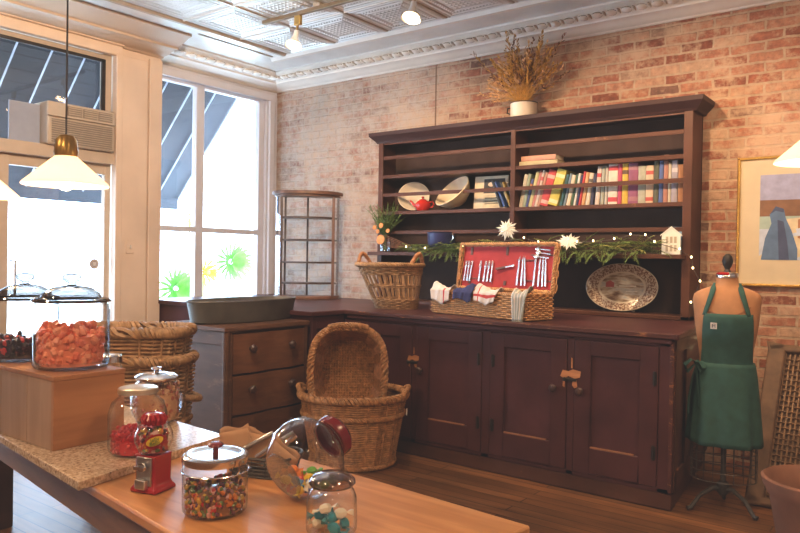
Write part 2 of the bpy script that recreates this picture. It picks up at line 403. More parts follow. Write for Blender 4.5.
def strip_x(y, x0, x1, w=.03, h=.022):
    return ([(-w, 0), (-w * .5, -h), (w * .5, -h), (w, 0)], (x0, y, CZ), (x1, y, CZ), ((0, 1, 0), (0, 0, 1)))
tb = MB()
tb.sweep(*strip_y(-4.745, -1, 4.5)); tb.sweep(*strip_y(-4.90, 3.7, 4.5, .012, .008))
for i in range(1, 6): tb.sweep(*strip_y(-4.70 + i * TS, -1, 4.5, .014, .009))
struct(tb.build('trim_ceiling', M_TINSTRIP), 'brownish raised mouldings running across the tin ceiling', 'trim')
tb = MB(); tb.sweep(*strip_x(4.56, -4.95, 3, .04, .028))
for j in range(1, 7): tb.sweep(*strip_x(4.54 - j * TS, -4.72, 3, .011, .008))
struct(tb.build('trim_ceiling_cross', M_CORN), 'pale raised bead dividing the tin ceiling from its plain border', 'trim')

# cornices
def cornice(name, mat, p0, p1, inward, label, dent=True, sc=1.0):
    a = Vector(inward)
    pr = [(0, 3.05), (.02, 3.05), (.03, 3.06), (.10, 3.066), (.115, 3.078), (.19, 3.082), (.195, 3.094), (.30, 3.142), (.33, 3.146), (.335, 3.17), (0, 3.17)]
    pr = [(q[0] * sc, 3.17 - (3.17 - q[1]) * (1.0 if sc < 1.05 else 1.2)) for q in pr]
    m = MB(); m.sweep(pr, p0, p1, (a, (0, 0, 1)))
    d = Vector(p1) - Vector(p0); n = int(d.length / .105); rot = Matrix.Rotation(R(24), 3, d.normalized())
    if dent:
        for i in range(n):
            c = Vector(p0) + d * ((i + .5) / n) + a * (.25 * sc) + Vector((0, 0, 3.108))
            al = d.normalized()
            X = m.X; m.X = Matrix.Translation(c)
            m.ball((0, 0, .004), .036, 8, (1.15 if abs(al.x) > .5 else 1.35, 1.35 if abs(al.x) > .5 else 1.15, .5)); m.X = X
            c2 = Vector(p0) + d * (i / n) + a * (.255 * sc) + Vector((0, 0, 3.108))
            m.X = Matrix.Translation(c2); m.ball((0, 0, .004), .032, 6, (.32 if abs(al.x) > .5 else 1.4, 1.4 if abs(al.x) > .5 else .32, .52)); m.X = X
    return struct(m.build(name, mat), label, 'cornice')
cornice('trim_cornice_back', M_CORN, (WX, YW, 0), (3.0, YW, 0), (0, -1, 0), 'white egg and dart cornice above the brick wall')
cornice('trim_cornice_window', M_CORN, (WX, JY, 0), (WX, YW, 0), (1, 0, 0), 'white cornice above the tall corner window')
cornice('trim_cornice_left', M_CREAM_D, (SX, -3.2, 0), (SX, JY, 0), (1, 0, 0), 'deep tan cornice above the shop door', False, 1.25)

# left storefront wall with door and transom, and the corner window wall
w = MB()
w.box(SX - .22, SX, 3.30, JY, 0, CZ)                  # pier
w.box(SX - .22, SX, -3.2, .6, 0, CZ)
w.box(SX - .22, SX, .6, 3.30, 2.985, CZ)              # above the glass
struct(w.build('wall_left', M_CREAM, bevel=.004), 'cream painted storefront wall and pier beside the door', 'wall')
m = MB(); m.box(SX, SX + .018, 3.30, 3.545, 0, 2.97); m.box(SX, SX + .03, 3.555, 3.675, 0, 3.0)
struct(m.build('trim_pier', M_CREAM, bevel=.006), 'flat cream boards on the pier between door and window', 'trim')
m = MB(); m.box(SX - .02, SX + .035, .6, 3.30, 2.95, 3.03); m.box(SX - .02, SX + .045, 3.245, 3.30, 0, 2.97); m.box(SX, SX + .06, .6, 3.3, 3.03, 3.06)
struct(m.build('trim_storefront', M_CREAM, bevel=.005), 'tan casing around the shop door and its transom', 'trim')
w = MB(); w.box(WX - .14, WX, 3.4, YW + .1, 0, .86); w.box(WX - .14, WX, 3.4, YW + .1, 2.985, CZ); w.box(WX - .14, WX, 5.06, YW + .1, .86, 2.985)
w.box(WX - .14, WX, 3.4, 3.62, .86, 2.985)
struct(w.build('wall_window', M_TRIM, bevel=.004), 'grey white wall around the tall corner window', 'wall')
m = MB(); m.box(WX, WX + .03, 5.085, 5.15, .86, 2.95); m.box(WX, WX + .03, 3.6, 5.15, 2.95, 3.02); m.box(WX, WX + .012, 5.155, YW, .86, 3.0)
struct(m.build('trim_window', M_TRIM, bevel=.006), 'grey white casing around the corner window', 'trim')

# corner window: two tall lights with mullion and cross rail
win = thing('window_1', 'tall bright corner window with slim mullion and cross rail', 'window'); win['kind'] = 'structure'
m = MB(); x0, x1 = WX - .10, WX - .03
m.box(x0, x1, 3.62, 3.70, .86, 2.985); m.box(x0, x1, 4.99, 5.06, .86, 2.985); m.box(x0, x1, 4.225, 4.315, .86, 2.985)
m.box(x0 + .002, x1 - .002, 3.65, 5.03, 2.925, 2.98); m.box(x0 + .002, x1 - .002, 3.65, 5.03, .865, .94); m.box(x0 + .002, x1 - .002, 3.65, 5.03, 1.575, 1.625)
m.build('window_frame', M_TRIM, win, bevel=.006)
for (a, b) in ((3.70, 4.225), (4.315, 4.99)):
    for (c, d) in ((.94, 1.575), (1.625, 2.925)):
        MB().box(WX - .068, WX - .062, a, b, c, d).build('pane', M_PANE, win)
struct(MB().box(WX - .02, WX + .12, 3.7, YW, .83, .86).build('trim_sill', M_TRIM, bevel=.005), 'pale sill below the tall corner window', 'sill')
# transom window above the door
tw = thing('window_2', 'transom window above the shop door with dark awning behind', 'window'); tw['kind'] = 'structure'
m = MB(); x0, x1 = SX - .10, SX - .04
m.box(x0 + .002, x1 - .002, .6, 3.23, 2.90, 2.955); m.box(x0, x1, 3.18, 3.25, 2.13, 2.96); m.box(x0, SX + .01, .6, 3.25, 2.075, 2.17)
m.box(x0, x1, 1.35, 1.42, 2.13, 2.96)
m.build('window_frame', M_DOORFR, tw, bevel=.005)
MB().box(SX - .072, SX - .066, .6, 3.19, 2.15, 2.92).build('pane', M_PANE, tw)
m = MB(); m.box(SX - .039, SX - .02, 3.155, 3.185, 2.5, 2.9); m.box(SX - .039, SX - .02, .6, 3.185, 2.885, 2.91); m.build('gasket', M_IRON, tw)
# shop door
dr = thing('door_1', 'glazed shop door filled with white daylight', 'door'); dr['kind'] = 'structure'
m = MB(); x0, x1 = SX - .09, SX - .04
m.box(x0, x1, 3.20, 3.25, 0, 2.08); m.box(x0, x1, 2.36, 2.455, 0, 2.08); m.box(x0 + .002, x1 - .002, 2.40, 3.22, 1.995, 2.078); m.box(x0 + .002, x1 - .002, 2.40, 3.22, .002, .25)
m.box(x0 + .003, x1 - .003, .62, 2.38, .003, .3); m.box(x0, x1, 1.35, 1.45, 0, 2.08); m.box(x0, x1, .6, .65, 0, 2.08)
m.build('door_frame', M_DOORFR, dr, bevel=.005)
MB().box(SX - .068, SX - .062, 2.455, 3.20, .25, 1.995).build('pane', M_PANE, dr)
MB().box(SX - .068, SX - .062, .65, 2.36, .3, 2.08).build('side_pane', M_PANE, dr)
m = MB(); m.tube([(SX - .03, 2.47, 1.05), (SX + .03, 2.47, 1.05), (SX + .03, 2.47, 1.3), (SX - .03, 2.47, 1.3)], .012, 8); m.build('handle', M_STEELB, dr)
s = MB(); s.X = Matrix.Translation((SX - .055, 3.125, 1.277)) @ Matrix.Rotation(R(90), 4, 'Y'); s.lathe([(0, 0), (.042, 0), (.042, .003), (0, .003)], 24)
s.X = Matrix.Translation((SX - .051, 3.125, 1.277)) @ Matrix.Rotation(R(90), 4, 'Y'); s.cur = 1
s.lathe([(.028, 0), (.034, 0), (.034, .001), (.028, .001)], 24); s.box(-.004, .004, -.014, .014, 0, .001); s.box(-.014, -.006, -.014, .014, 0, .001); s.box(.006, .014, -.014, .01, 0, .001)
tag(s.build('door_sticker', [plain('sticker_grey', (.45, .40, .42), .6), plain('sticker_light', (.75, .72, .72), .6)]), 'round grey sticker on the glass of the shop door', 'sticker')
m = MB(); m.box(SX + .018, SX + .026, 3.355, 3.425, 1.365, 1.475); sw = thing('switch_plate', 'small metal switch plate on the cream pier beside the door', 'switch')
m.build('plate', M_CREAM, sw, bevel=.003); MB().box(SX + .026, SX + .04, 3.385, 3.395, 1.405, 1.435).build('toggle', M_WHITE, sw, bevel=.002)
ac = thing('air_conditioner', 'beige window air conditioner fixed in the transom above the door', 'air conditioner', (SX, 2.957, 2.165))
m = MB(); m.box(-.3, .05, -.272, .272, .005, .325); m.build('housing', M_AC, ac, bevel=.012)
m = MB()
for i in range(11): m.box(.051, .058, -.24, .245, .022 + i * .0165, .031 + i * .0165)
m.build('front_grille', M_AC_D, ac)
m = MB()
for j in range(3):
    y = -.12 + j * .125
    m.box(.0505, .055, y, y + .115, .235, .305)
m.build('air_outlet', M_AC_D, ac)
m = MB()
for j in range(3):
    for i in range(4): m.box(.055, .062, -.115 + j * .125, -.01 + j * .125, .243 + i * .016, .249 + i * .016)
m.build('louvre', M_AC, ac)
m = MB(); m.box(-.07, -.055, -.50, -.275, .01, .30); lab(m.build('side_panel', plain('grey_side_panel', (.30, .33, .42), .6, var=.06), ac, bevel=.004), 'pale bluish grey filler panel')
m = MB(); m.box(.045, .068, -.272, .272, .212, .224); m.build('front_ledge', M_AC, ac, bevel=.004)

# ------------------------------------------------------------------ outside
struct(MB().box(-30, -5.7, -14, 26, -.25, -.12).build('ground', M_CONC), 'sunlit pale pavement outside the shop windows', 'ground')
aw = thing('awning', 'dark blue street awning with thin white ribs outside the windows', 'awning')
m = MB(); y0, y1 = .2, 4.98
m.add([(-5.72, y0, 3.25), (-5.72, y1, 3.25), (-6.93, y1, 2.00), (-6.93, y0, 2.00)], [(0, 1, 2, 3)]); m.add([(-6.93, y0, 2.00), (-6.93, y1, 2.00), (-6.94, y1, 1.87), (-6.94, y0, 1.87)], [(0, 1, 2, 3)])
m.build('awning_cloth', M_AWN, aw, solid=.006)
for i in range(15):
    y = 4.97 - i * .28
    m = MB(); m.tube([(-5.70, y, 3.235), (-6.92, y, 1.985)], .009, 6); m.build('rib', M_AWNRIB, aw)
def starplant(name, label, cat, x, y, z, r, mat, cen, n=14):
    t = thing(name, label, cat, (x, y, -.12))
    MB().tube([(0, 0, 0.2), (.01, 0, (z + .12) * .5), (0, 0, z + .1)], .014, 6).build('stem', M_FIR2, t)
    MB().lathe([(0, 0), (.14, 0), (.19, .26), (.17, .26), (.16, .2), (0, .2)], 20).build('pot', M_CONC, t)
    m = MB()
    for i in range(n):
        for j, el in enumerate((0, .55, 1.1)):
            a = 2 * PI * (i + j * .4) / n
            d = Vector((math.cos(el * .9) * .35 + .2 * j, math.cos(a), math.sin(a))).normalized()
            d = Vector((.25 + .35 * j, math.cos(a) * (1 - .2 * j), math.sin(a) * (1 - .2 * j))).normalized()
            sd = d.cross(Vector((1, 0, 0))).normalized() * r * .065
            b = Vector((0, 0, z + .12)); p1 = b + d * r * .12; p2 = b + d * r * .6; p3 = b + d * r - Vector((0, 0, r * .05))
            m.add([p1 - sd * .4, p1 + sd * .4, p2 + sd, p3, p2 - sd], [(0, 1, 2, 4), (4, 2, 3)])
    m.build('leaves' if mat is M_LEAF else 'petals', mat, t, smooth=False)
    if cen: MB().ball((.06, 0, z + .12), r * .22, 10).build('flower_center', cen, t)
starplant('spiky_plant', 'spiky green plant outside the right window pane', 'plant', -7.5, 6.20, 1.28, .35, M_LEAF, None, 18)
starplant('spiky_plant', 'spiky green plant low outside the left window pane', 'plant', -7.5, 5.36, .95, .34, M_LEAF, None, 18)
starplant('potted_flower', 'yellow flower with orange center seen beside the mullion', 'flower', -6.95, 5.355, 1.165, .225, M_YELF, M_ORF, 12)
starplant('potted_flower', 'yellow flower head just below the awning edge', 'flower', -8.05, 5.965, 1.868, .173, M_YELF, None, 12)

# ================================================================== BIG FURNITURE
FY = 4.035; CT = .975
# base cabinet
bc = thing('base_cabinet', 'long low maroon painted cabinet with panelled doors under the hutch', 'cabinet')
m = MB(); m.prism([(-5.5, FY + .03), (-1.19, FY + .03), (-1.30, 5.17), (-5.5, 5.17)], .09, CT - .035); m.build('carcass', M_MAROON, bc)
m = MB(); m.prism([(-3.56, FY + .005), (-1.183, FY + .005), (-1.30, 5.1), (-5.5, 5.1), (-5.5, 4.1), (-3.56, 4.1)], .004, .095); m.build('plinth', M_HUTCH, bc, bevel=.006)
# face frame stiles and rails between doors
m = MB()
for (a, b) in ((-3.565, -3.46), (-2.945, -2.905), (-2.385, -2.325), (-1.80, -1.755), (-1.262, -1.185)): m.box(a, b, FY, FY + .035, .095, CT - .035)
m.box(-3.565, -1.185, FY, FY + .035, CT - .075, CT - .035); m.box(-3.565, -1.185, FY, FY + .035, .095, .12)
m.build('face_frame', M_MAROON, bc, bevel=.003)
MB().box(-1.205, -1.182, FY - .002, FY + .03, .10, CT - .04).build('corner_edge', M_MAROON_W, bc, bevel=.004)
def cab_door(x0, x1, knob, hinge):
    z0, z1 = .122, CT - .078; st = .10; g = .002
    x0 += g; x1 -= g
    ztop = z1 - .085; zb = z0 + .15
    m = MB(); y0, y1 = FY - .006, FY + .028
    m.box(x0, x0 + st, y0, y1, z0, z1); m.box(x1 - st, x1, y0, y1, z0, z1); m.box(x0 + st, x1 - st, y0, y1, ztop, z1); m.box(x0 + st, x1 - st, y0, y1, z0, zb)
    d = m.build('door', M_MAROON, bc, bevel=.0035)
    MB().box(x0 + st - .01, x1 - st + .01, FY + .012, FY + .024, zb - .01, ztop + .01).build('door_panel', M_MAROON_P, d)
    lab(MB().box(x0 + st, x1 - st - .03, FY - .004, FY + .012, zb - .001, zb + .006).build('panel_ledge', M_BARE2, d), 'worn bare wood ledge')
    if knob:
        kx, kz = knob
        k = MB(); k.X = Matrix.Translation((kx, FY - .006, kz)) @ Matrix.Rotation(R(90), 4, 'X')
        k.lathe([(0, 0), (.013, 0), (.010, .012), (.021, .022), (.024, .032), (.017, .042), (0, .045)], 16); k.build('knob', M_KNOBWOOD, d)
    for z in ((.31, .72) if hinge else ()):
        h = MB(); h.box(hinge - .011, hinge + .011, FY - .011, FY - .005, z - .035, z + .035); h.tube([(hinge, FY - .012, z - .04), (hinge, FY - .012, z + .04)], .006, 8); h.build('hinge', M_IRON, d)
    return d
cab_door(-3.46, -2.945, None, None)
cab_door(-2.905, -2.385, (-2.862, .60), -2.408)
cab_door(-2.325, -1.80, (-1.878, .60), -2.302)
cab_door(-1.755, -1.262, (-1.708, .60), -1.282)
for (x, z, wd) in ((-2.93, .652, .10), (-1.776, .664, .13)):
    l_ = MB()
    for k_, pts in enumerate(([(-.5, .0), (-.38, .3), (-.1, .26), (.12, .36), (.5, .3), (.46, .02), (.2, -.06), (-.1, .04), (-.3, -.1)], [(.1, -.2), (.3, -.1), (.34, -.42), (.2, -.5), (.08, -.36)], [(-.36, -.16), (-.26, -.14), (-.28, -.5), (-.38, -.44)], [(.02, .42), (.1, .4), (.09, .85), (.03, .9)])):
        l_.poly([(x + a * wd, FY - .0072, z + .01 + b_ * wd) for a, b_ in pts])
    o = lab(l_.build('worn_patch', M_BARE, bc), 'bare orange patch in the paint around the latch')
    k = MB(); k.box(x - .045, x + .04, FY - .02, FY - .010, z - .012, z + .004); k.X = Matrix.Translation((x - .03, FY - .018, z - .004)) @ Matrix.Rotation(R(90), 4, 'X'); k.lathe([(0, 0), (.012, 0), (.012, .014), (0, .016)], 12)
    k.build('latch', M_IRON, bc, bevel=.002)
# small side panel trim on the right end
m = MB(); m.X = Matrix.Translation((-1.19, FY + .03, 0)) @ Matrix.Rotation(math.atan2(1.135, -.11), 4, 'Z')
m.box(.0, .09, -.012, .004, .1, CT - .04); m.box(.3, .36, -.012, .004, .1, CT - .04); m.box(0, 1.1, -.012, .004, .1, .2); m.box(0, 1.1, -.012, .004, .86, CT - .04)
m.build('end_panel', M_HUTCH, bc, bevel=.004)
# corner run
cc = thing('corner_cabinet', 'dark painted corner cabinet between the dresser and the long cabinet', 'cabinet')
MB().box(-5.5, -3.59, 3.69, 4.06, .0, CT - .035).build('carcass', M_MAROON, cc)
m = MB(); m.box(-3.59, -3.57, 3.69, 3.74, .09, CT - .04); m.box(-3.59, -3.57, 3.97, 4.03, .09, CT - .04); m.box(-3.59, -3.57, 3.74, 3.97, .85, CT - .04); m.box(-3.59, -3.57, 3.74, 3.97, .09, .2); m.build('face_frame', M_MAROON, cc, bevel=.003)
# L-shaped worktop
m = MB(); m.prism([(-1.15, FY - .03), (-1.29, 5.195), (-5.55, 5.195), (-5.55, 3.66), (-3.545, 3.66), (-3.545, FY - .03)][::-1], CT - .033, CT)
ct = m.build('worktop', [M_MAROON], bevel=.006); tag(ct, 'long L-shaped dark maroon wooden worktop with worn front edge', 'worktop')
m = MB(); m.box(-3.545, -1.16, FY - .036, FY - .029, CT - .028, CT - .003); lab(m.build('front_edge', M_MAROON_W, ct, bevel=.002), 'rubbed edge showing orange wood')
MB().box(-3.53, -1.19, FY - .018, FY + .0, CT - .06, CT - .033).build('edge_moulding', M_MAROON, ct, bevel=.005)

# hutch
HF = 4.98; HL, HR, HD = -4.02, -1.362, -2.692
hu = thing('hutch', 'tall dark brown plate rack hutch standing on the worktop', 'hutch')
MB().box(HL, HR, YW - .02, YW - .003, CT, 2.43).build('back_panel', M_HBACK, hu)
m = MB(); m.box(HL, HL + .02, HF, YW - .02, CT, 2.40); m.build('side_panel', M_HUTCH, hu)
m = MB(); m.box(HR - .02, HR, HF, YW - .02, CT, 2.40); m.build('side_panel', M_HUTCH, hu)
m = MB(); m.box(HL, HL + .05, HF - .02, HF, CT, 2.37); m.build('stile', M_HUTCH, hu, bevel=.003)
m = MB(); m.box(HR - .058, HR, HF - .02, HF, CT, 2.37); m.build('stile', M_HUTCH, hu, bevel=.003)
m = MB(); m.box(HD - .02, HD + .02, HF - .018, YW - .02, 1.415, 2.37); m.build('divider', M_HUTCH, hu, bevel=.003)
for z in (2.085, 1.768):
    MB().box(HL + .02, HR - .02, HF - .012, YW - .02, z - .03, z).build('shelf', M_HUTCH, hu, bevel=.003)
for z in (2.235, 1.912, 1.585):
    MB().box(HL + .05, HR - .058, HF - .014, HF - .002, z - .016, z + .014).build('plate_rail', M_HUTCH, hu, bevel=.002)
MB().box(HL - .03, HR - .03, 4.86, YW - .02, 1.385, 1.415).build('wide_shelf', M_HUTCH, hu, bevel=.004)
MB().box(HL, HR, HF - .02, YW - .02, CT + .001, CT + .03).build('bottom_board', M_HUTCH, hu, bevel=.004)
m = MB(); pr = [(0, 2.365), (.02, 2.365), (.028, 2.38), (.072, 2.425), (.075, 2.455), (0, 2.455)]
def ring(o, z): return [(HL - o, HF - o, z), (HR + o, HF - o, z), (HR + o, YW - .003, z), (HL - o, YW - .003, z)]
for (o1, z1), (o2, z2) in zip(pr[:-1], pr[1:]):
    a = ring(o1, z1); b = ring(o2, z2); m.add(a + b, [(i, (i + 1) % 4, 4 + (i + 1) % 4, 4 + i) for i in range(4)])
m.poly(ring(0, 2.365)); m.poly(ring(0, 2.455))
m.build('cornice', M_HUTCHTOP, hu, smooth=False)
m = MB(); m.box(HL + .05, HR - .058, HF - .01, HF, 2.35, 2.37); m.build('top_rail', M_HUTCH, hu)

# dresser
ds = thing('dresser', 'reddish brown wooden chest of three drawers below the grey tub', 'dresser')
DX, DY0, DY1, DZ = -3.57, 2.93, 3.655, .915
MB().box(DX - .56, DX - .03, DY0 + .02, DY1 - .01, .05, DZ - .03).build('carcass', M_DRESSER, ds)
MB().box(DX - .58, DX + .012, DY0 - .02, DY1, DZ - .032, DZ).build('dresser_top', M_DRESSER, ds, bevel=.006)
m = MB(); m.box(DX - .05, DX, DY0, DY0 + .05, .0, DZ - .03); m.tube([(DX - .012, DY0 + .01, .02), (DX - .012, DY0 + .01, DZ - .03)], .022, 10); m.build('corner_post', M_DRESSER, ds)
m = MB(); m.box(DX - .05, DX, DY1 - .04, DY1 - .01, .0, DZ - .03); m.build('corner_post', M_DRESSER, ds)
m = MB(); m.box(DX - .56, DX - .05, DY0 + .005, DY0 + .018, .05, .14); m.box(DX - .56, DX - .05, DY0 + .005, DY0 + .018, DZ - .12, DZ - .03); m.box(DX - .56, DX - .46, DY0 + .005, DY0 + .018, .14, DZ - .12); m.build('end_panel', M_DRESSER, ds, bevel=.003)
for z0, z1 in ((.615, .865), (.355, .60), (.09, .34)):
    d = MB()
    d.grid(lambda u, v: (DX + .004 + .018 * math.sin(PI * 2 * u) ** 2 * 1, DY0 + .055 + u * (DY1 - DY0 - .10), z0 + v * (z1 - z0)), 24, 1)
    d.box(DX - .04, DX + .003, DY0 + .055, DY1 - .045, z0, z1)
    dd = d.build('drawer', M_DRESSER_F, ds)
    for y in (3.115, 3.462):
        k = MB(); k.X = Matrix.Translation((DX + .02, y, (z0 + z1) / 2 + .03)) @ Matrix.Rotation(R(90), 4, 'Y')
        k.lathe([(0, -.01), (.02, -.01), (.012, .008), (.026, .02), (.028, .03), (.018, .042), (0, .045)], 16); k.build('knob', M_KNOBWOOD, dd)
k = MB(); k.box(DX + .001, DX + .012, 3.475, 3.492, .80, .85); lab(k.build('tag', M_CREAMPOT, ds), 'small pale paper tag on top drawer')
# oval tub on the dresser
t = thing('oval_tub', 'long oval grey metal tub on top of the dresser', 'tub', (-3.87, 3.33, DZ), R(2))
m = MB(); A, B = .165, .425
m.X = Matrix.Diagonal((A / B, 1, 1, 1))
m.lathe([(0, .004), (B * 1.0, .004), (B * 1.03, .012), (B * 1.10, .138), (B * 1.12, .144), (B * 1.10, .148), (B * 1.08, .138), (B * 1.0, .018), (0, .018)], 40)
m.build('tub_body', M_GRAYTUB, t)
m = MB(); m.X = Matrix.Diagonal((A / B, 1, 1, 1)); m.tube([(B * 1.105 * math.cos(a * PI / 24), B * 1.105 * math.sin(a * PI / 24), .145) for a in range(48)], .006, 6, True); m.build('rim', M_GRAYTUB, t)
# low window platform behind the dresser
wb = thing('window_bench', 'dark wooden display bench below the corner window behind the dresser', 'bench')
MB().box(-5.5, -4.25, 2.95, 3.64, .74, .78).build('bench_top', M_HUTCH, wb, bevel=.004)
for (x, y) in ((-5.45, 3.0), (-4.3, 3.0), (-5.45, 3.59), (-4.3, 3.59)): MB().box(x - .03, x + .03, y - .03, y + .03, 0, .74).build('leg', M_HUTCH, wb)

# curved glass etagere in the corner
et = thing('display_shelf', 'tall bow-fronted open display shelf with curved glass ends in the corner', 'shelf', (-4.72, 4.80, CT), R(44)); et.scale = (.76, .76, 1)
def bow(rx, ry, n=28): return [(rx * math.cos(PI + PI * i / n), ry * math.sin(PI + PI * i / n)) for i in range(n + 1)]
m = MB(); m.prism([(x, y + .1) for x, y in bow(.43, .33)], .955, .985); m.prism([(x, y + .1) for x, y in bow(.40, .30)], .935, .955); m.build('top', M_ETAG, et, bevel=.004)
m = MB(); m.prism([(x, y + .1) for x, y in bow(.40, .30)], 0, .03); m.build('base', M_ETAG, et, bevel=.004)
for z in (.145, .335, .54, .745):
    m = MB(); m.prism([(x, y + .1) for x, y in bow(.37, .27)], z - .008, z + .008); m.build('shelf', M_ETAG_D, et)
for x, y, r, mt in ((-.31, -.06, .014, M_ETAG_D), (.31, -.06, .018, M_ETAG), (0, .085, .012, M_ETAG_D), (-.27, .085, .012, M_ETAG_D), (.37, .085, .014, M_ETAG_D), (-.37, .085, .014, M_ETAG_D)):
    m = MB(); m.box(x - r, x + r, y - r, y + r, .03, .94); m.build('post', mt, et, bevel=.003)
for a0, a1 in ((PI, PI * 1.21), (PI * 1.79, 2 * PI)):
    m = MB(); m.grid(lambda u, v: (.385 * math.cos(a0 + (a1 - a0) * u), .285 * math.sin(a0 + (a1 - a0) * u) + .1, .035 + v * .9), 8, 1); m.build('curved_glass', M_GLASS_D, et)

# ================================================================== WICKER
def superell(a, e):
    c, s = math.cos(a), math.sin(a); return math.copysign(abs(c) ** e, c), math.copysign(abs(s) ** e, s)
def make_shape(rx0, ry0, rx1, ry1, h, e=1.0, sh=(0, 0), bulge=0.0):
    def f(t, a, off=0.0):
        c, s = superell(a, e); b = bulge * math.sin(PI * t)
        return Vector(((rx0 + (rx1 - rx0) * t + b + off) * c + sh[0] * t, (ry0 + (ry1 - ry0) * t + b + off) * s + sh[1] * t, h * t))
    return f
def weave(f, ns, rows, r, t0=0.02, t1=.97, liner=True, kk=5):
    m = MB()
    for i in range(rows):
        t = t0 + (t1 - t0) * (i + .5) / rows
        pts = []
        for j in range(2 * ns):
            a = 2 * PI * j / (2 * ns); o = 0 if j % 2 else (r * 1.9 if (j // 2) % 2 else -r * .9)
            pts.append(f(t, a, o))
        m.tube(pts, r, kk, True)
    for j in range(ns):
        a = 2 * PI * j / ns; m.tube([f(t0 + (t1 - t0) * k / 6, a) for k in range(7)], r * .9, 5)
    if liner:
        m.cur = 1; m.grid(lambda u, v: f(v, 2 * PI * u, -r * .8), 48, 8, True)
    return m
def floor_disc(f, m=None):
    m = m or MB(); n = 48
    m.poly([f(.03, 2 * PI * i / n, -.004) for i in range(n)])
    for k in range(1, 7): m.tube([Vector((0, 0, f(.03, 0).z + .002)) + (f(.03, 2 * PI * i / 32, -.004) - Vector((0, 0, f(.03, 0).z))) * (k / 7) for i in range(32)], .006, 4, True)
    return m
def braid(path, amp, r, turns, strands=3, closed=True, per=10):
    """rope of strands wound around a path function path(u)->Vector, u in 0..1"""
    m = MB(); n = int(turns * per)
    for s in range(strands):
        pts = []
        for i in range(n if closed else n + 1):
            u = i / n; p = path(u); q = path((u + .002) % 1 if closed else min(1, u + .002)); q0 = path((u - .002) % 1 if closed else max(0, u - .002))
            T = (q - q0).normalized(); U = T.cross(Vector((0, 0, 1)))
            U = U.normalized() if U.length > 1e-4 else Vector((1, 0, 0)); W = T.cross(U)
            a = 2 * PI * (turns * u + s / strands); pts.append(p + U * math.cos(a) * amp + W * math.sin(a) * amp)
        m.tube(pts, r, 5, closed)
    return m
def handle_arc(p0, p1, up, out, n=14):
    def f(u):
        return p0.lerp(p1, u) + up * math.sin(PI * u) + out * math.sin(PI * u)
    return f
# --- big lower basket in front of the cabinet
b = thing('wicker_basket', 'large round honey wicker floor basket in front of the cabinet', 'basket', (-3.145, 3.655, .0), R(37))
f = make_shape(.265, .25, .345, .315, .46, .92)
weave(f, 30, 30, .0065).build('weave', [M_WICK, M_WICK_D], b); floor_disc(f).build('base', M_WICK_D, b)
braid(lambda u: f(1.0, 2 * PI * u, .004), .017, .0115, 34).build('rim', M_WICK, b)
braid(lambda u: f(.74, 2 * PI * u, .012), .009, .008, 40).build('band', M_WICK, b)
braid(lambda u: f(.05, 2 * PI * u, .008), .010, .008, 30).build('foot_band', M_WICK, b)
for s in (0, PI):
    p0, p1 = f(1, s - .42, 0), f(1, s + .42, 0); out = Vector((math.cos(s), 0, 0))
    braid(handle_arc(p0, p1, Vector((0, 0, .045)), out * .05), .010, .008, 9, 3, False).build('handle', M_WICK, b)
lab(MB().box(.352, .358, -.16, -.13, .35, .39).build('tag', M_CLOTHW, b), 'small white tag')
# --- basket lying upright inside it
b2 = thing('wicker_basket', 'honey wicker basket propped on its side inside the larger floor basket', 'basket', (-3.165, 3.615, .60), rot=Euler((R(83), 0, R(40)), 'XYZ'))
g = make_shape(.24, .29, .185, .22, -.30, .72)
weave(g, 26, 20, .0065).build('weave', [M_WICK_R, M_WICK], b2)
m = MB(); m.poly([g(.98, 2 * PI * i / 48, -.004) for i in range(48)])
for k in range(-9, 10):
    x_ = .185 * k / 10; y_ = .22 * (1 - abs(k / 10) ** 2.8) ** (1 / 2.8); m.tube([(x_, -y_ * (1 - 2 * q / 20), -.288 + .005 * (1 if (q + k) % 2 else -1)) for q in range(21)], .0065, 4)
for k in range(-11, 12):
    y_ = .22 * k / 12; x_ = .185 * (1 - abs(k / 12) ** 2.8) ** (1 / 2.8); m.tube([(-x_, y_, -.288), (x_, y_, -.288)], .005, 4)
m.build('base', M_WICK, b2)
braid(lambda u: g(0, 2 * PI * u, .006), .0165, .0115, 30).build('rim', M_WICK, b2)
braid(lambda u: g(.0, PI * .38 + PI * .24 * u, .02) + Vector((0, 0, .02)), .013, .009, 7, 3, False).build('handle', M_WICK, b2)
# --- nested pair at the left
b3 = thing('wicker_hamper', 'tall brown wicker hamper standing left of the dresser', 'basket', (-3.635, 2.36, 0), R(36))
f3 = make_shape(.235, .17, .288, .20, .78, .6)
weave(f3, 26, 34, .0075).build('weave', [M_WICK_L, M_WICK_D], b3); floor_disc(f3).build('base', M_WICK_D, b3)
braid(lambda u: f3(1, 2 * PI * u, .006), .019, .013, 26).build('rim', M_WICK_L, b3)
braid(lambda u: f3(.55, 2 * PI * u, .012), .010, .009, 26).build('band', M_WICK_L, b3)
for s in (R(15), R(195)):
    p0, p1 = f3(.72, s - .3), f3(.72, s + .3); out = Vector((math.cos(s), math.sin(s), 0))
    braid(handle_arc(p0, p1, Vector((0, 0, -.02)), out * .07), .012, .009, 7, 3, False).build('handle', M_WICK_L, b3)
b4 = thing('wicker_hamper', 'brown wicker basket nested in the top of the tall left hamper', 'basket', (-3.635, 2.36, .535), R(36))
f4 = make_shape(.225, .16, .275, .185, .40, .6)
weave(f4, 26, 18, .0075).build('weave', [M_WICK_L, M_WICK_D], b4); floor_disc(f4).build('base', M_WICK_D, b4)
braid(lambda u: f4(1, 2 * PI * u, .006), .021, .014, 26).build('rim', M_WICK_L, b4)
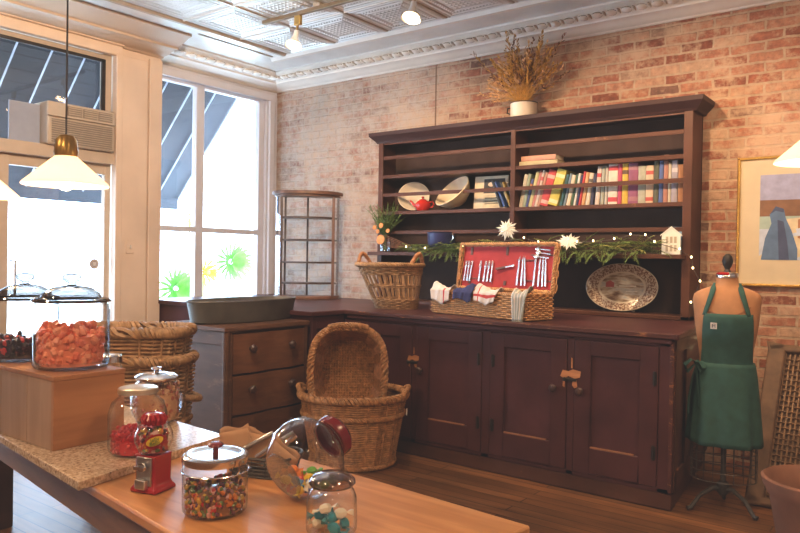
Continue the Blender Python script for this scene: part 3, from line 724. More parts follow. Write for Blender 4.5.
# --- open-weave laundry basket on the worktop
b5 = thing('laundry_basket', 'open stake wicker basket with two loop handles on the worktop', 'basket', (-3.395, 4.44, CT), R(34))
f5 = make_shape(.155, .14, .25, .205, .335, .9, (-.055, -.02))
m = MB()
for i in range(7): m.tube([f5(.015 + i * .035, 2 * PI * j / 60, .006 * (1 if (j // 2 + i) % 2 else -1)) for j in range(60)], .0065, 5, True)
for i in range(6): m.tube([f5(.79 + i * .04, 2 * PI * j / 60, .006 * (1 if (j // 2 + i) % 2 else -1)) for j in range(60)], .0065, 5, True)
for i in range(2): m.tube([f5(.50 + i * .035, 2 * PI * j / 60, .006 * (1 if (j // 2 + i) % 2 else -1)) for j in range(60)], .0055, 5, True)
m.build('weave', M_WICK_L, b5)
m = MB()
for j in range(30):
    a = 2 * PI * j / 30
    for d in (-.022, .022): m.tube([f5(k / 6, a + d) for k in range(7)], .0052, 5)
m.build('stakes', M_WICK_L, b5)
floor_disc(f5).build('base', M_WICK_D, b5)
braid(lambda u: f5(1, 2 * PI * u, .004), .011, .009, 30).build('rim', M_WICK_L, b5)
for s in (R(-28), R(152)):
    p0, p1 = f5(1, s - .40), f5(1, s + .40); out = Vector((math.cos(s), 0, 0))
    braid(handle_arc(p0, p1, Vector((0, 0, .085)), out * .02), .009, .008, 9, 3, False).build('handle', M_WICK_R, b5)
# --- picnic hamper with open lid
PX, PY, PRZ = -2.496, 4.303, R(-12); PSC = (.945, .80, 1)
ph = thing('picnic_basket', 'open woven picnic hamper with red lined lid on the worktop', 'basket', (PX, PY, CT), PRZ); ph.scale = PSC
def weave_rect(hx, hy, z0, z1, rows, r, m=None):
    m = m or MB(); per = []
    nx, ny = int(hx * 2 / .022), int(hy * 2 / .022)
    for i in range(nx): per.append((-hx + 2 * hx * i / nx, -hy, 0, -1))
    for i in range(ny): per.append((hx, -hy + 2 * hy * i / ny, 1, 0))
    for i in range(nx): per.append((hx - 2 * hx * i / nx, hy, 0, 1))
    for i in range(ny): per.append((-hx, hy - 2 * hy * i / ny, -1, 0))
    for k in range(rows):
        z = z0 + (z1 - z0) * (k + .5) / rows
        m.tube([(x + nx_ * r * (1 if (j // 2 + k) % 2 else -1), y + ny_ * r * (1 if (j // 2 + k) % 2 else -1), z) for j, (x, y, nx_, ny_) in enumerate(per)], r, 5, True)
    return m
m = weave_rect(.455, .165, .005, .165, 12, .0068); m.cur = 1
q = .449, .159
m.box(-q[0], q[0], -q[1], -q[1] + .004, .004, .16); m.box(-q[0], q[0], q[1] - .004, q[1], .004, .16); m.box(-q[0], -q[0] + .004, -q[1], q[1], .004, .16); m.box(q[0] - .004, q[0], -q[1], q[1], .004, .16); m.box(-q[0], q[0], -q[1], q[1], .003, .012)
m.build('hamper_body', [M_WICK_B, M_WICK_D], ph)
def rrect(hx, hy, z):
    def f(u):
        L_ = 2 * (2 * hx + 2 * hy); d = u % 1 * L_
        if d < 2 * hx: return Vector((-hx + d, -hy, z))
        d -= 2 * hx
        if d < 2 * hy: return Vector((hx, -hy + d, z))
        d -= 2 * hy
        if d < 2 * hx: return Vector((hx - d, hy, z))
        return Vector((-hx, hy - (d - 2 * hx), z))
    return f
braid(rrect(.455, .165, .168), .007, .0065, 60, 2).build('rim', M_WICK_B, ph)
# lid frame: hinge at the back top edge, leaning back
LT = R(8)
LIDM = Matrix.Translation((0.0, .185, .172)) @ Matrix.Rotation(-LT, 4, 'X')       # local x across, z up the lid, -y faces the room
lid = MB(); lid.X = LIDM
def lx(m): m.X = LIDM; return m
for (a, b_) in ((-.46, .46),):
    pass
m = MB(); m.X = LIDM @ Matrix.Translation((0, .0, .165)) @ Matrix.Rotation(R(90), 4, 'X')
m2 = weave_rect(.452, .158, -.03, .03, 4, .0068, m); m2.cur = 1; m2.box(-.45, .45, -.155, .155, -.03, -.022)
lp = m2.build('lid', [M_WICK_B, M_WICK_D], ph)
X0 = Matrix.Translation((0, 0, .165)) @ Matrix.Rotation(R(90), 4, 'X')
br = braid(rrect(.455, .161, .033), .007, .0065, 60, 2); br.v = [LIDM @ X0 @ v for v in br.v]; br.build('lid_rim', M_WICK_B, lp)
m = MB(); m.X = LIDM; m.box(-.442, .442, .006, .02, .012, .318); lab(m.build('lining', M_REDCLOTH, lp), 'padded red cloth lining')
for q_ in ((-.43, -.12, .075, .083), (.10, .43, .075, .083), (.10, .26, .215, .222), (.22, .44, .25, .257), (-.372, -.348, .25, .31), (-.372, -.348, .04, .07), (-.012, .012, .25, .31), (-.012, .012, .04, .07)):
    m = MB(); m.X = LIDM; m.box(q_[0], q_[1], -.002, .006, q_[2], q_[3]); m.build('elastic_strap', M_LEATHER, lp, bevel=.001)
PW = Matrix.Translation((PX, PY, CT)) @ Matrix.Rotation(PRZ, 4, 'Z') @ Matrix.Diagonal((*PSC, 1)) @ LIDM
def rest(o, x, z, tilt=0.0, y=-.0085): o.matrix_world = PW @ Matrix.Translation((x, y, z)) @ Matrix.Rotation(tilt, 4, 'Y'); return o
def fork_mesh():
    m = MB(); m.X = Matrix.Scale(.86, 4); m.box(-.007, .007, -.003, .003, -.085, .03); m.box(-.011, .011, -.0025, .0025, .03, .05)
    for x in (-.0085, -.003, .003, .0085): m.box(x - .0018, x + .0018, -.002, .002, .05, .09)
    m.box(-.009, .009, -.004, .004, -.085, -.02); return m
def knife_mesh():
    m = MB(); m.box(-.0075, .0075, -.004, .004, -.105, .0); m.prism([(-.007, -.0015), (.007, -.0015), (.007, .0015), (-.007, .0015)], 0, .075); m.add([(-.007, -.0015, .075), (.007, -.0015, .075), (.007, .0015, .075), (-.007, .0015, .075), (.006, 0, .108)], [(0, 1, 4), (1, 2, 4), (2, 3, 4), (3, 0, 4)]); return m
def spoon_mesh():
    m = MB(); m.box(-.004, .004, -.002, .002, -.07, .02); m.ball((0, 0, .045), .016, 10, (1, .35, 1.6)); return m
M_CUT = plain('bright_cutlery', (.82, .80, .80), .22, .85, var=.05); M_HANDW = plain('white_cutlery_handle', (.80, .78, .76), .3, var=.05)
ordn = ['first', 'second', 'third', 'fourth', 'fifth', 'sixth', 'seventh', 'eighth', 'ninth']
fk = fork_mesh().build('fork', M_CUT, bevel=.001)
for i, x in enumerate((-.405, -.375, -.345, -.25, -.20, -.165, -.13)):
    o = fk if i == 0 else fk.copy()
    if i: C.objects.link(o)
    rest(o, x, .13, R(RND.uniform(0, 5))); tag(o, f'{ordn[i]} silver fork from the left in the picnic lid', 'fork', 'forks strapped in the picnic lid')
kn = knife_mesh().build('knife', M_CUT, bevel=.001)
for i, (x, ti) in enumerate(((.125, 0), (.160, -3), (.185, -8), (.275, -1), (.315, -2), (.345, -5), (.37, -7))):
    o = kn if i == 0 else kn.copy()
    if i: C.objects.link(o)
    rest(o, x, .145, R(ti)); tag(o, f'{ordn[i]} silver knife from the left in the picnic lid', 'knife', 'knives strapped in the picnic lid')
sp = spoon_mesh().build('spoon', M_CUT)
for i, (x, z) in enumerate(((.33, .29), (.335, .265), (.32, .238))):
    o = sp if i == 0 else sp.copy()
    if i: C.objects.link(o)
    rest(o, x, z, R(-84)); tag(o, f"{('top', 'middle', 'bottom')[i]} of three small spoons lying across the lid corner", 'spoon', 'spoons strapped in the picnic lid')
m = MB(); m.box(-.008, .008, -.005, .005, -.09, .0); m.cur = 1; m.box(-.006, .006, -.002, .002, .0, .06); m.ball((0, 0, .07), .012, 8, (1, .3, 1.3))
rest(m.build('server', [M_LEATHER, M_CUT], bevel=.001), .0, .165, R(80)); tag(bpy.data.objects['server'], 'brown handled server lying level in the middle of the picnic lid', 'cutlery')
# napkins over the front of the hamper
def napkin(name, label, x0, x1, drop, mats, stripes, slant=0.0, fringe=False, seed=1):
    rr = random.Random(seed); o = thing(name, label, 'napkin', (PX, PY, CT), PRZ); o.scale = PSC
    ph_ = rr.uniform(0, 6)
    def pt(u, v, off=0):
        s = v * (drop + .10); x = x0 + (x1 - x0) * u; fold = .008 * math.sin(u * 9 + ph_) + .004 * math.sin(u * 23 + v * 3)
        if s < .07: return (x, -.095 - s, .178 + .018 * math.sin(u * 5 + ph_) + .02 * math.sin(s / .07 * PI) + abs(fold))
        if s < .10: k = (s - .07) / .03; return (x, -.165 - .020 * math.sin(k * PI / 2), .180 - .012 * k + abs(fold) * (1 - k))
        k = s - .10
        return (x + slant * k * (1 if u > .5 else .3) - (u - .5) * k * .25, -.186 - abs(fold) - .012 * (k / max(drop, .01)), .168 - k * (1 - .35 * abs(math.sin(u * 3 + ph_)) * (0 if fringe else 1)))
    m = MB(); nu, nv = 20, 16; 
    for j in range(nv):
        for i in range(nu):
            m.cur = stripes(i / nu, j / nv); m.add([pt(i / nu, j / nv), pt((i + 1) / nu, j / nv), pt((i + 1) / nu, (j + 1) / nv), pt(i / nu, (j + 1) / nv)], [(0, 1, 2, 3)])
    m.build('cloth', mats, o, solid=.002)
    if fringe:
        m = MB()
        for i in range(11):
            p = Vector(pt(i / 10, 1)); m.tube([p, p + Vector((rr.uniform(-.008, .008), -.004, -.025)), p + Vector((rr.uniform(-.012, .012), -.003, -.05))], [.005, .007, .003], 5)
        m.build('fringe', mats[0], o)
napkin('napkin', 'white napkin with red stripes over the left hamper corner', -.445, -.245, .10, [M_CLOTHW, M_CLOTHR], lambda u, v: 1 if (.62 < u < .74 or .5 < v < .56 or .8 < u < .84) else 0, .15, seed=3)
napkin('napkin', 'navy blue napkin hanging over the middle of the hamper', -.215, -.02, .075, [M_CLOTHN, M_CLOTHW], lambda u, v: 1 if (.46 < v < .50) else 0, 0, seed=5)
napkin('napkin', 'white napkin with red bands right of the navy napkin', .0, .21, .085, [M_CLOTHW, M_CLOTHR], lambda u, v: 1 if (.6 < v < .7 or .82 < v < .86 or .1 < u < .16) else 0, -.1, seed=8)
napkin('napkin', 'long grey green striped towel with knotted fringe at hamper right', .34, .47, .165, [M_CLOTHG, M_CLOTHW, M_CLOTHR], lambda u, v: (1 if int(u * 20) % 4 == 0 else 0), 0, True, seed=11)

# ================================================================== HUTCH CONTENTS
D1 = 1.768; B1 = 2.085; F1 = 1.415
# books: (width, height, depth, lean deg, colour, band colour, description)
BK = [(.034, .262, .15, 7, (.62, .57, .46), None, 'cream paperback book first in the row beside the divider'),
 (.028, .265, .15, 7, (.33, .40, .30), None, 'sage green book second from the divider in the leaning row'),
 (.022, .225, .14, 8, (.07, .10, .30), (.6, .25, .1), 'short navy book with orange band near the divider'),
 (.030, .283, .16, 9, (.58, .55, .28), None, 'tall pale yellow-green book left of the pink book'),
 (.024, .29, .16, 9, (.55, .22, .20), None, 'salmon pink book right of the pale yellow-green book'),
 (.024, .29, .16, 9, (.66, .58, .54), (.55, .1, .1), 'pinkish white book with red spine band before the wide red book'),
 (.024, .275, .16, 9.5, (.50, .26, .19), None, 'thin brick coloured book touching the wide red book'),
 (.068, .285, .17, 10, (.58, .06, .06), (.7, .45, .4), 'wide bright red cookbook leaning in the book row'),
 (.082, .285, .17, 10.5, (.62, .54, .09), (.75, .7, .4), 'wide yellow-lime cookbook leaning beside the wide red one'),
 (.026, .245, .15, 9, (.03, .11, .12), None, 'dark teal book just right of the yellow-lime cookbook'),
 (.020, .252, .15, 8, (.18, .26, .34), None, 'slim blue-grey book right of the dark teal book'),
 (.034, .236, .15, 7.5, (.66, .58, .44), None, 'cream leaning book before the dark green spine'),
 (.018, .24, .15, 7, (.05, .12, .06), None, 'slim dark green book between cream and white books'),
 (.020, .246, .15, 6.5, (.72, .68, .62), None, 'slim white book between dark green and navy books'),
 (.018, .23, .15, 6, (.03, .04, .13), None, 'slim navy book just left of the thin red book'),
 (.020, .258, .15, 6, (.55, .05, .06), None, 'thin red leaning book in the middle of the row'),
 (.030, .248, .15, 5.5, (.60, .34, .16), None, 'orange tan leaning book right of the thin red one'),
 (.033, .24, .15, 5, (.68, .60, .48), (.1, .1, .1), 'cream book with dark title band in the row middle'),
 (.026, .235, .15, 4.5, (.04, .045, .10), None, 'blackish blue book last of the leaning books'),
 (.036, .285, .16, 2.5, (.66, .58, .52), (.55, .06, .07), 'white and red book before the grey-green pair'),
 (.028, .285, .16, 1.5, (.40, .42, .36), None, 'grey-green book left of the wide white book'),
 (.022, .28, .16, 1, (.55, .52, .46), None, 'narrow stone grey book touching the wide white book'),
 (.075, .325, .17, .3, (.74, .66, .56), (.55, .06, .08), 'wide white cookbook with red title bands standing upright'),
 (.033, .31, .17, .3, (.50, .06, .13), None, 'crimson book right of the wide white cookbook'),
 (.047, .30, .17, .3, (.62, .42, .05), (.12, .06, .03), 'golden yellow book with dark band beside the purple book'),
 (.075, .32, .17, .2, (.28, .08, .17), (.35, .16, .2), 'wide purple book in the right half of the row'),
 (.058, .268, .16, .2, (.42, .42, .33), None, 'sage grey book right of the wide purple book'),
 (.056, .268, .16, .2, (.70, .52, .36), (.5, .08, .06), 'peach coloured book with a red band near its top'),
 (.038, .303, .16, .5, (.10, .10, .06), None, 'dark olive book right of the peach book'),
 (.032, .297, .16, .4, (.09, .14, .36), None, 'blue book between dark olive and tall brick books'),
 (.034, .336, .16, .4, (.42, .19, .14), None, 'tallest brick brown book near the right end'),
 (.022, .278, .16, .3, (.58, .52, .40), None, 'slim beige book right of the tallest brick brown book'),
 (.046, .292, .16, .3, (.36, .33, .40), (.6, .55, .6), 'lavender grey striped book near the right stile'),
 (.046, .262, .15, 0, (.40, .17, .06), None, 'orange brown book last in the row at the right stile')]
M_PAGES = plain('page_edges', (.66, .58, .45), .9, var=.06)
BM = {}
def colmat(c, rough=.55):
    k = ('col', tuple(round(x, 3) for x in c), rough)
    if k not in BM: BM[k] = plain('cover_%d' % len(BM), c, rough, var=.14, scale=25)
    return BM[k]
def book(w, h, d, c, band, label, loc, rot, group='books on the right hutch shelf', name='book'):
    m = MB(); t = .0025
    m.box(0, t, 0, d, 0, h); m.box(w - t, w, 0, d, 0, h)
    m.grid(lambda u, v: (w / 2 - w / 2 * math.cos(PI * u), -.005 * math.sin(PI * u), v * h), 8, 1)
    m.grid(lambda u, v: (w / 2 - w / 2 * math.cos(PI * u), .004 - .005 * math.sin(PI * u), v * h), 8, 1)
    o = m.build(name, colmat([q * .78 for q in c])); tag(o, label, 'book', group); o.location = loc; o.rotation_euler = rot
    MB().box(t, w - t, .004, d - .005, .004, h - .005).build('pages', M_PAGES, o)
    if band:
        for (z0, z1) in ((.76, .86), (.06, .16)) if w > .05 else ((.72, .82),):
            m = MB(); m.grid(lambda u, v: (w / 2 - (w / 2 + .0004) * math.cos(PI * u), -.0006 - .005 * math.sin(PI * u), h * (z0 + v * (z1 - z0))), 8, 1); m.build('title_band', colmat([q * .8 for q in band]), o)
    return o
x = -2.665; LK = 1.55
tot = sum(b_[0] / math.cos(R(b_[3] * LK)) for b_ in BK)
gap = sum(max(0, b_[1] * .97 * (math.tan(R(b_[3] * LK)) - math.tan(R((BK[i + 1][3] if i + 1 < len(BK) else 0) * LK)))) + .0005 for i, b_ in enumerate(BK))
sc_ = min(1.0, (1.24 - gap) / tot)
for i, (w, h, d, le, c, band, lb) in enumerate(BK):
    w *= sc_; le *= LK
    book(w - .001, h * .97, d, c, band, lb, (x, 5.02, D1 + .001 + w * math.sin(R(le))), (0, R(le), 0))
    nx = (BK[i + 1][3] if i + 1 < len(BK) else 0) * LK
    x += w / math.cos(R(le)) + max(0, h * .97 * (math.tan(R(le)) - math.tan(R(nx)))) + .0005
# two books lying flat above
def flat_book(w, h, d, c, label, loc, rz): return book(w, h, d, c, None, label, loc, (0, R(90), rz), 'books lying flat on the upper shelf')
o = flat_book(.036, .31, .15, (.62, .55, .33), 'pale yellow book lying flat under the orange-pink book', (-2.665, 5.02, B1 + .037), R(2))
o = flat_book(.04, .29, .15, (.70, .36, .25), 'orange-pink book lying flat on the pale yellow book', (-2.655, 5.03, B1 + .037 + .041), R(-1))
# plates, bowl, teapot
t = thing('plate', 'pale grey-cream plate standing upright left of the red teapot', 'plate', (-3.728, 5.10, D1 + .128), rot=Euler((R(78), 0, R(28)), 'XYZ'))
m = MB(); m.X = Matrix.Diagonal((1.1, 1, 1, 1)); m.lathe([(0, 0), (.07, 0), (.085, .008), (.122, .026), (.126, .029), (.122, .032), (.08, .014), (.066, .008), (0, .008)], 40); m.build('plate_body', M_PLATE_IN, t)
m = MB(); m.X = Matrix.Diagonal((1.1, 1, 1, 1)); m.tube([(.124 * math.cos(i * PI / 24), .124 * math.sin(i * PI / 24), .029) for i in range(48)], .004, 6, True); lab(m.build('rim', M_CREAMPOT, t), 'lighter cream rim')
t = thing('bowl', 'large cream stoneware bowl tilted on its side', 'bowl', (-3.275, 5.07, D1 + .122), rot=Euler((R(44), R(-20), R(-4)), 'XYZ'))
m = MB(); m.lathe([(0, -.075), (.06, -.075), (.065, -.068), (.115, -.04), (.155, .02), (.168, .052), (.172, .056), (.166, .06), (.15, .024), (.11, -.03), (.06, -.058), (0, -.062)], 44); m.build('bowl_body', M_CREAMPOT, t)
t = thing('teapot', 'small round red teapot on the shelf between plate and bowl', 'teapot', (-3.585, 5.03, D1 + .001), R(12))
m = MB(); m.lathe([(0, 0), (.045, 0), (.05, .006), (.068, .035), (.066, .06), (.045, .082), (.03, .088), (0, .088)], 28); m.build('teapot_body', M_REDPOT, t)
m = MB(); m.lathe([(.034, .086), (.028, .096), (.01, .102), (.008, .107), (.013, .113), (.010, .121), (0, .123)], 20); m.build('lid', M_REDPOT, t)
MB().tube([(-.055, 0, .04), (-.085, 0, .052), (-.10, 0, .075), (-.118, 0, .088)], [.018, .013, .009, .008], 10).build('spout', M_REDPOT, t)
MB().tube([(.055, 0, .07), (.09, 0, .078), (.104, 0, .055), (.088, 0, .03), (.062, 0, .028)], .0065, 8).build('handle', M_REDPOT, t)
# framed cookbook card and leaning books in the left bay
t = thing('picture_card', 'white framed picture card of food leaning on the hutch back', 'picture', (-3.10, 5.06, D1 + .001), rot=Euler((R(-6), 0, R(3)), 'XYZ'))
MB().box(0, .30, 0, .012, 0, .27).build('card_frame', M_CREAMPOT, t, bevel=.002)
m = MB(); m.box(.085, .27, -.002, .002, .13, .245); m.cur = 1; m.box(.085, .27, -.003, .001, .015, .115); m.cur = 2
m.ball((.15, -.001, .20), .026, 12, (1.3, .08, .8)); m.ball((.205, -.001, .165), .018, 12, (1, .08, .8)); m.cur = 3; m.box(.10, .255, -.004, 0, .085, .092); m.box(.10, .255, -.004, 0, .062, .068); m.box(.10, .22, -.004, 0, .04, .045)
m.build('printed_picture', [plain('print_slate', (.03, .033, .038), .6), plain('print_caption', (.58, .50, .33), .6), plain('print_cream', (.62, .5, .38), .5), M_IRON], t)
for i, (x, le, c, w, lb) in enumerate(((-2.93, -21, (.05, .07, .10), .02, 'dark slate book leaning across the picture card'), (-2.895, -24, (.04, .10, .34), .022, 'bright blue book leaning left against the divider side'), (-2.845, -19, (.42, .30, .08), .016, 'ochre thin book leaning behind the blue one'), (-2.815, -17, (.05, .05, .06), .022, 'black book leaning nearest the divider in the left bay'))):
    book(w * .8, .225 - i * .012, .05, c, None, lb, (x + .11, 4.995, D1 + .009), (0, R(le), 0), 'leaning books in the left bay')
# platter
t = thing('platter', 'oval brown transfer-printed platter with winter scene leaning in hutch', 'platter', (-1.862, 5.085, CT + .03 + .172), rot=Euler((R(80), 0, R(6)), 'XYZ'))
def platter_mat():
    m, nt, out = nmat('transferware'); p = N(nt, 'ShaderNodeBsdfPrincipled', Roughness=.18); L(nt, p.outputs[0], out.inputs[0])
    tc = N(nt, 'ShaderNodeTexCoord'); mp = N(nt, 'ShaderNodeMapping'); mp.inputs['Scale'].default_value = (1 / .255, 1 / .172, 0); L(nt, tc.outputs['Object'], mp.inputs['Vector'])
    ln = N(nt, 'ShaderNodeVectorMath', operation='LENGTH'); L(nt, mp.outputs[0], ln.inputs[0])
    v = N(nt, 'ShaderNodeTexVoronoi', Scale=38.0); L(nt, tc.outputs['Object'], v.inputs['Vector'])
    n = N(nt, 'ShaderNodeTexNoise', Scale=85.0, Detail=6.0); L(nt, tc.outputs['Object'], n.inputs['Vector'])
    border = ramp(nt, n.outputs['Fac'], [(.42, (.17, .085, .06)), (.50, (.38, .27, .2)), (.57, (.62, .56, .47))])
    mp2 = N(nt, 'ShaderNodeMapping'); mp2.inputs['Scale'].default_value = (5, 17, 1); L(nt, tc.outputs['Object'], mp2.inputs['Vector'])
    n2 = N(nt, 'ShaderNodeTexNoise', Scale=1.6, Detail=7.0); L(nt, mp2.outputs[0], n2.inputs['Vector'])
    scene = ramp(nt, n2.outputs['Fac'], [(.36, (.15, .09, .06)), (.45, (.36, .28, .2)), (.53, (.62, .58, .5)), (.62, (.40, .42, .42)), (.72, (.66, .62, .54))])
    f = ramp(nt, ln.outputs['Value'], [(.0, (0, 0, 0)), (.66, (0, 0, 0)), (.665, (1, 1, 1))])
    g_ = ramp(nt, ln.outputs['Value'], [(0, (0, 0, 0)), (.60, (0, 0, 0)), (.61, (1, 1, 1)), (.66, (1, 1, 1)), (.67, (0, 0, 0)), (.965, (0, 0, 0)), (.975, (1, 1, 1))])
    c = mixc(nt, f, scene, border); c = mixc(nt, g_, c, (.66, .6, .5)); L(nt, c, p.inputs['Base Color']); return m
M_PLAT = platter_mat()
m = MB(); m.X = Matrix.Diagonal((1, .172 / .255, 1, 1)); m.lathe([(0, 0), (.15, 0), (.165, .006), (.19, .016), (.25, .024), (.255, .027), (.25, .03), (.185, .022), (.16, .01), (0, .008)], 56); m.build('platter_body', M_PLAT, t)
m = MB(); m.cur = 0; m.box(-.115, -.055, .0, .03, .009, .0105); m.add([(-.12, .03, .0105), (-.05, .03, .0105), (-.085, .05, .0105)], [(0, 1, 2)]); m.cur = 1; m.box(-.02, .10, .005, .016, .009, .0102); m.box(.03, .11, -.03, -.024, .009, .0102)
m.build('printed_barn', [plain('print_red', (.34, .05, .04), .3), plain('print_white', (.7, .68, .62), .3)], t)
m = MB(); m.tube([(-1.967, 5.01, CT + .036), (-1.967, 5.04, CT + .036), (-1.967, 5.10, CT + .2)], .004, 6); m.tube([(-1.757, 5.01, CT + .036), (-1.757, 5.04, CT + .036), (-1.757, 5.10, CT + .2)], .004, 6); m.tube([(-1.967, 5.07, CT + .1), (-1.757, 5.07, CT + .1)], .004, 6)
for x in (-1.967, -1.757): m.tube([(x, 5.01, CT + .036), (x, 5.01, CT + .05)], .004, 6); m.tube([(x, 5.10, CT + .2), (x, 5.16, CT + .034)], .004, 6)
tag(m.build('plate_stand', M_BLACKW), 'thin dark wire stand holding up the oval platter', 'stand')

# garland along the wide shelf
def spray(m, base, dirv, ln, w, rnd, droop=.3):
    pts = []; p = Vector(base); d = Vector(dirv).normalized()
    for i in range(7):
        pts.append(p.copy()); p = p + d * ln / 6; d = (d + Vector((rnd.uniform(-.15, .15), rnd.uniform(-.15, .15), -droop / 6 + rnd.uniform(-.1, .1)))).normalized()
    m.tube(pts, .0022, 4)
    for i in range(1, 7):
        for s in (-1, 1):
            for q in range(2):
                b_ = pts[i].lerp(pts[i - 1], q * .5); d = (pts[i] - pts[i - 1]).normalized()
                side = d.cross(Vector((rnd.uniform(-.3, .3), rnd.uniform(-.6, .2), 1))).normalized() * s
                nd = (d * .75 + side * .7 + Vector((0, 0, rnd.uniform(-.35, .15)))).normalized(); l_ = w * (1.15 - .09 * i) * rnd.uniform(.7, 1.2)
                wv = nd.cross(Vector((0, .3, 1))).normalized() * .0034
                m.add([b_ - wv * .5, b_ + nd * l_ * .5 - wv, b_ + nd * l_, b_ + nd * l_ * .5 + wv], [(0, 1, 2, 3)])
gl_ = thing('evergreen_garland', 'fir and cedar garland lying along the wide hutch shelf', 'garland')
rg = random.Random(21); m = MB(); m2 = MB()
for i in range(330):
    x = -3.68 + 2.12 * rg.random() ** 1.0; edge = min(1, (x + 3.72) / .3)
    low = 1.0 if x > -3.0 else .75
    b_ = (x, rg.uniform(4.86, 5.0), F1 + rg.uniform(.008, .07) * low)
    dirv = (rg.choice((-1, 1)) * rg.uniform(.4, 1), rg.uniform(-.55, .25), rg.uniform(-.05, .45) * low)
    spray(m if rg.random() < .68 else m2, b_, dirv, rg.uniform(.10, .2) * (.6 + .4 * edge), .042, rg, .5)
for i in range(46):
    x = rg.uniform(-2.35, -1.65) if i < 30 else rg.uniform(-3.5, -2.9); spray(m, (x, 4.85, F1 + .02), (rg.uniform(-.6, .6), -.5, -.25), rg.uniform(.08, .14), .036, rg, 1.3)
m.build('fir_sprays', M_FIR, gl_, smooth=False)['kind'] = 'stuff'; m2.build('cedar_sprays', M_FIR2, gl_, smooth=False)['kind'] = 'stuff'
m = MB()
for k in range(7): p = Vector((-3.72 + k * .02, 4.88, F1 + .03 + k * .004)); m.tube([p, p + Vector((-.14 - .02 * k, -.02, .02 + .012 * k))], [.004, .002], 5)
m.build('twigs', M_DRY2, gl_)
# paper stars
def star(name, label, loc, r, n, rot):
    t = thing(name, label, 'ornament', loc, rot=rot); m = MB()
    for L_, ro in ((r, 0), (r * .78, PI / n)):
        for i in range(n):
            a = 2 * PI * i / n + ro; d = Vector((math.cos(a), 0, math.sin(a))); s = Vector((-math.sin(a), 0, math.cos(a))) * L_ * .17
            m.add([(0, -.018, 0), d * L_ * .42 + s, d * L_, d * L_ * .42 - s, d * L_ * .42 + Vector((0, -.016, 0)), (0, .012, 0)], [(0, 1, 4), (1, 2, 4), (2, 3, 4), (3, 0, 4), (5, 1, 2), (5, 2, 3)])
    m.build('paper_points', M_PAPERW, t, smooth=False); MB().ball((0, -.016, 0), r * .16, 8, (1, .5, 1)).build('star_center', M_PAPERW, t)
star('paper_star', 'white folded paper star standing by the hutch divider', (-2.665, 4.84, 1.592), .088, 8, Euler((R(-8), R(10), R(20))))
star('paper_star', 'white folded paper star lying flatter on the garland middle', (-2.165, 4.84, 1.50), .095, 8, Euler((R(-48), R(5), R(15))))
# navy pot in the garland
t = thing('enamel_pot', 'navy blue enamel pot tucked in the garland left end', 'pot', (-3.36, 4.99, F1 + .045), R(-20))
MB().lathe([(0, 0), (.10, 0), (.112, .02), (.118, .115), (.123, .12), (.115, .122), (.108, .1), (.1, .012), (0, .012)], 30).build('pot_body', M_NAVY, t)
MB().tube([(.115, 0, .10), (.155, 0, .105), (.165, 0, .07), (.12, 0, .04)], .008, 8).build('handle', M_STEEL, t)
# little paper house
t = thing('house_lantern', 'small white house shaped lantern at the shelf right end', 'lantern', (-1.48, 4.93, F1 + .001), R(18))
m = MB(); W_ = .058
m.prism([(-W_, -.04), (W_, -.04), (W_, .04), (-W_, .04)], 0, .13); m.add([(-W_, -.04, .13), (W_, -.04, .13), (0, -.04, .178), (-W_, .04, .13), (W_, .04, .13), (0, .04, .178)], [(0, 1, 2), (3, 5, 4), (0, 2, 5, 3), (1, 4, 5, 2)]); m.build('house_wall', M_PAPERW, t, smooth=False)
m = MB()
for s in (-1, 1): m.add([(0, -.046, .186), (s * .068, -.046, .128), (s * .068, .046, .128), (0, .046, .186), (0, -.046, .180), (s * .068, -.046, .122), (s * .068, .046, .122), (0, .046, .180)], [(0, 1, 2, 3), (4, 7, 6, 5), (0, 4, 5, 1), (1, 5, 6, 2), (2, 6, 7, 3)])
m.build('roof', M_PAPERW, t, smooth=False)
for xx in (-.034, -.008, .018): 
    for zz in (.02, .075): MB().box(xx, xx + .016, -.0425, -.0395, zz, zz + .042).build('window_slot', M_PLATE_IN, t)
t = thing('photo_card', 'pale blue picture card behind the white house lantern', 'card', (-1.53, 5.02, F1 + .001), rot=Euler((R(-8), 0, R(5))))
MB().box(0, .105, 0, .004, 0, .19).build('card', plain('card_blue', (.30, .45, .62), .5), t); MB().box(.006, .099, -.0006, 0, .006, .10).build('card_print', plain('card_pale', (.66, .66, .62), .5), t)
# string lights
sl = thing('string_lights', 'string of warm fairy lights along the garland and down the hutch side', 'string lights')
P = [(-3.62, 4.85, 1.46), (-3.42, 4.84, 1.45), (-3.05, 4.835, 1.47), (-2.52, 4.835, 1.53), (-2.40, 4.83, 1.50), (-2.10, 4.83, 1.50), (-1.98, 4.83, 1.505), (-1.83, 4.83, 1.52), (-1.72, 4.835, 1.55), (-1.62, 4.835, 1.545), (-1.56, 4.84, 1.50), (-1.40, 4.85, 1.452), (-1.345, 4.92, 1.40), (-1.336, 4.93, 1.329), (-1.290, 4.93, 1.245), (-1.345, 4.93, 1.105), (-1.308, 4.92, 1.03), (-1.228, 4.75, .949), (-1.226, 4.75, .893), (-1.208, 4.75, .832)]
MB().tube([(p[0], p[1] + .01, p[2] - .006) for p in P], .0022, 5).build('wire', M_CORD, sl)
bl = None
for i, p in enumerate(P):
    if i == 0: bl = MB().ball((0, 0, 0), .0068, 8, (1, 1, 1.2)).build('bulb', M_BULB, sl); o = bl
    else: o = bl.copy(); C.objects.link(o); o.parent = sl
    o.location = p
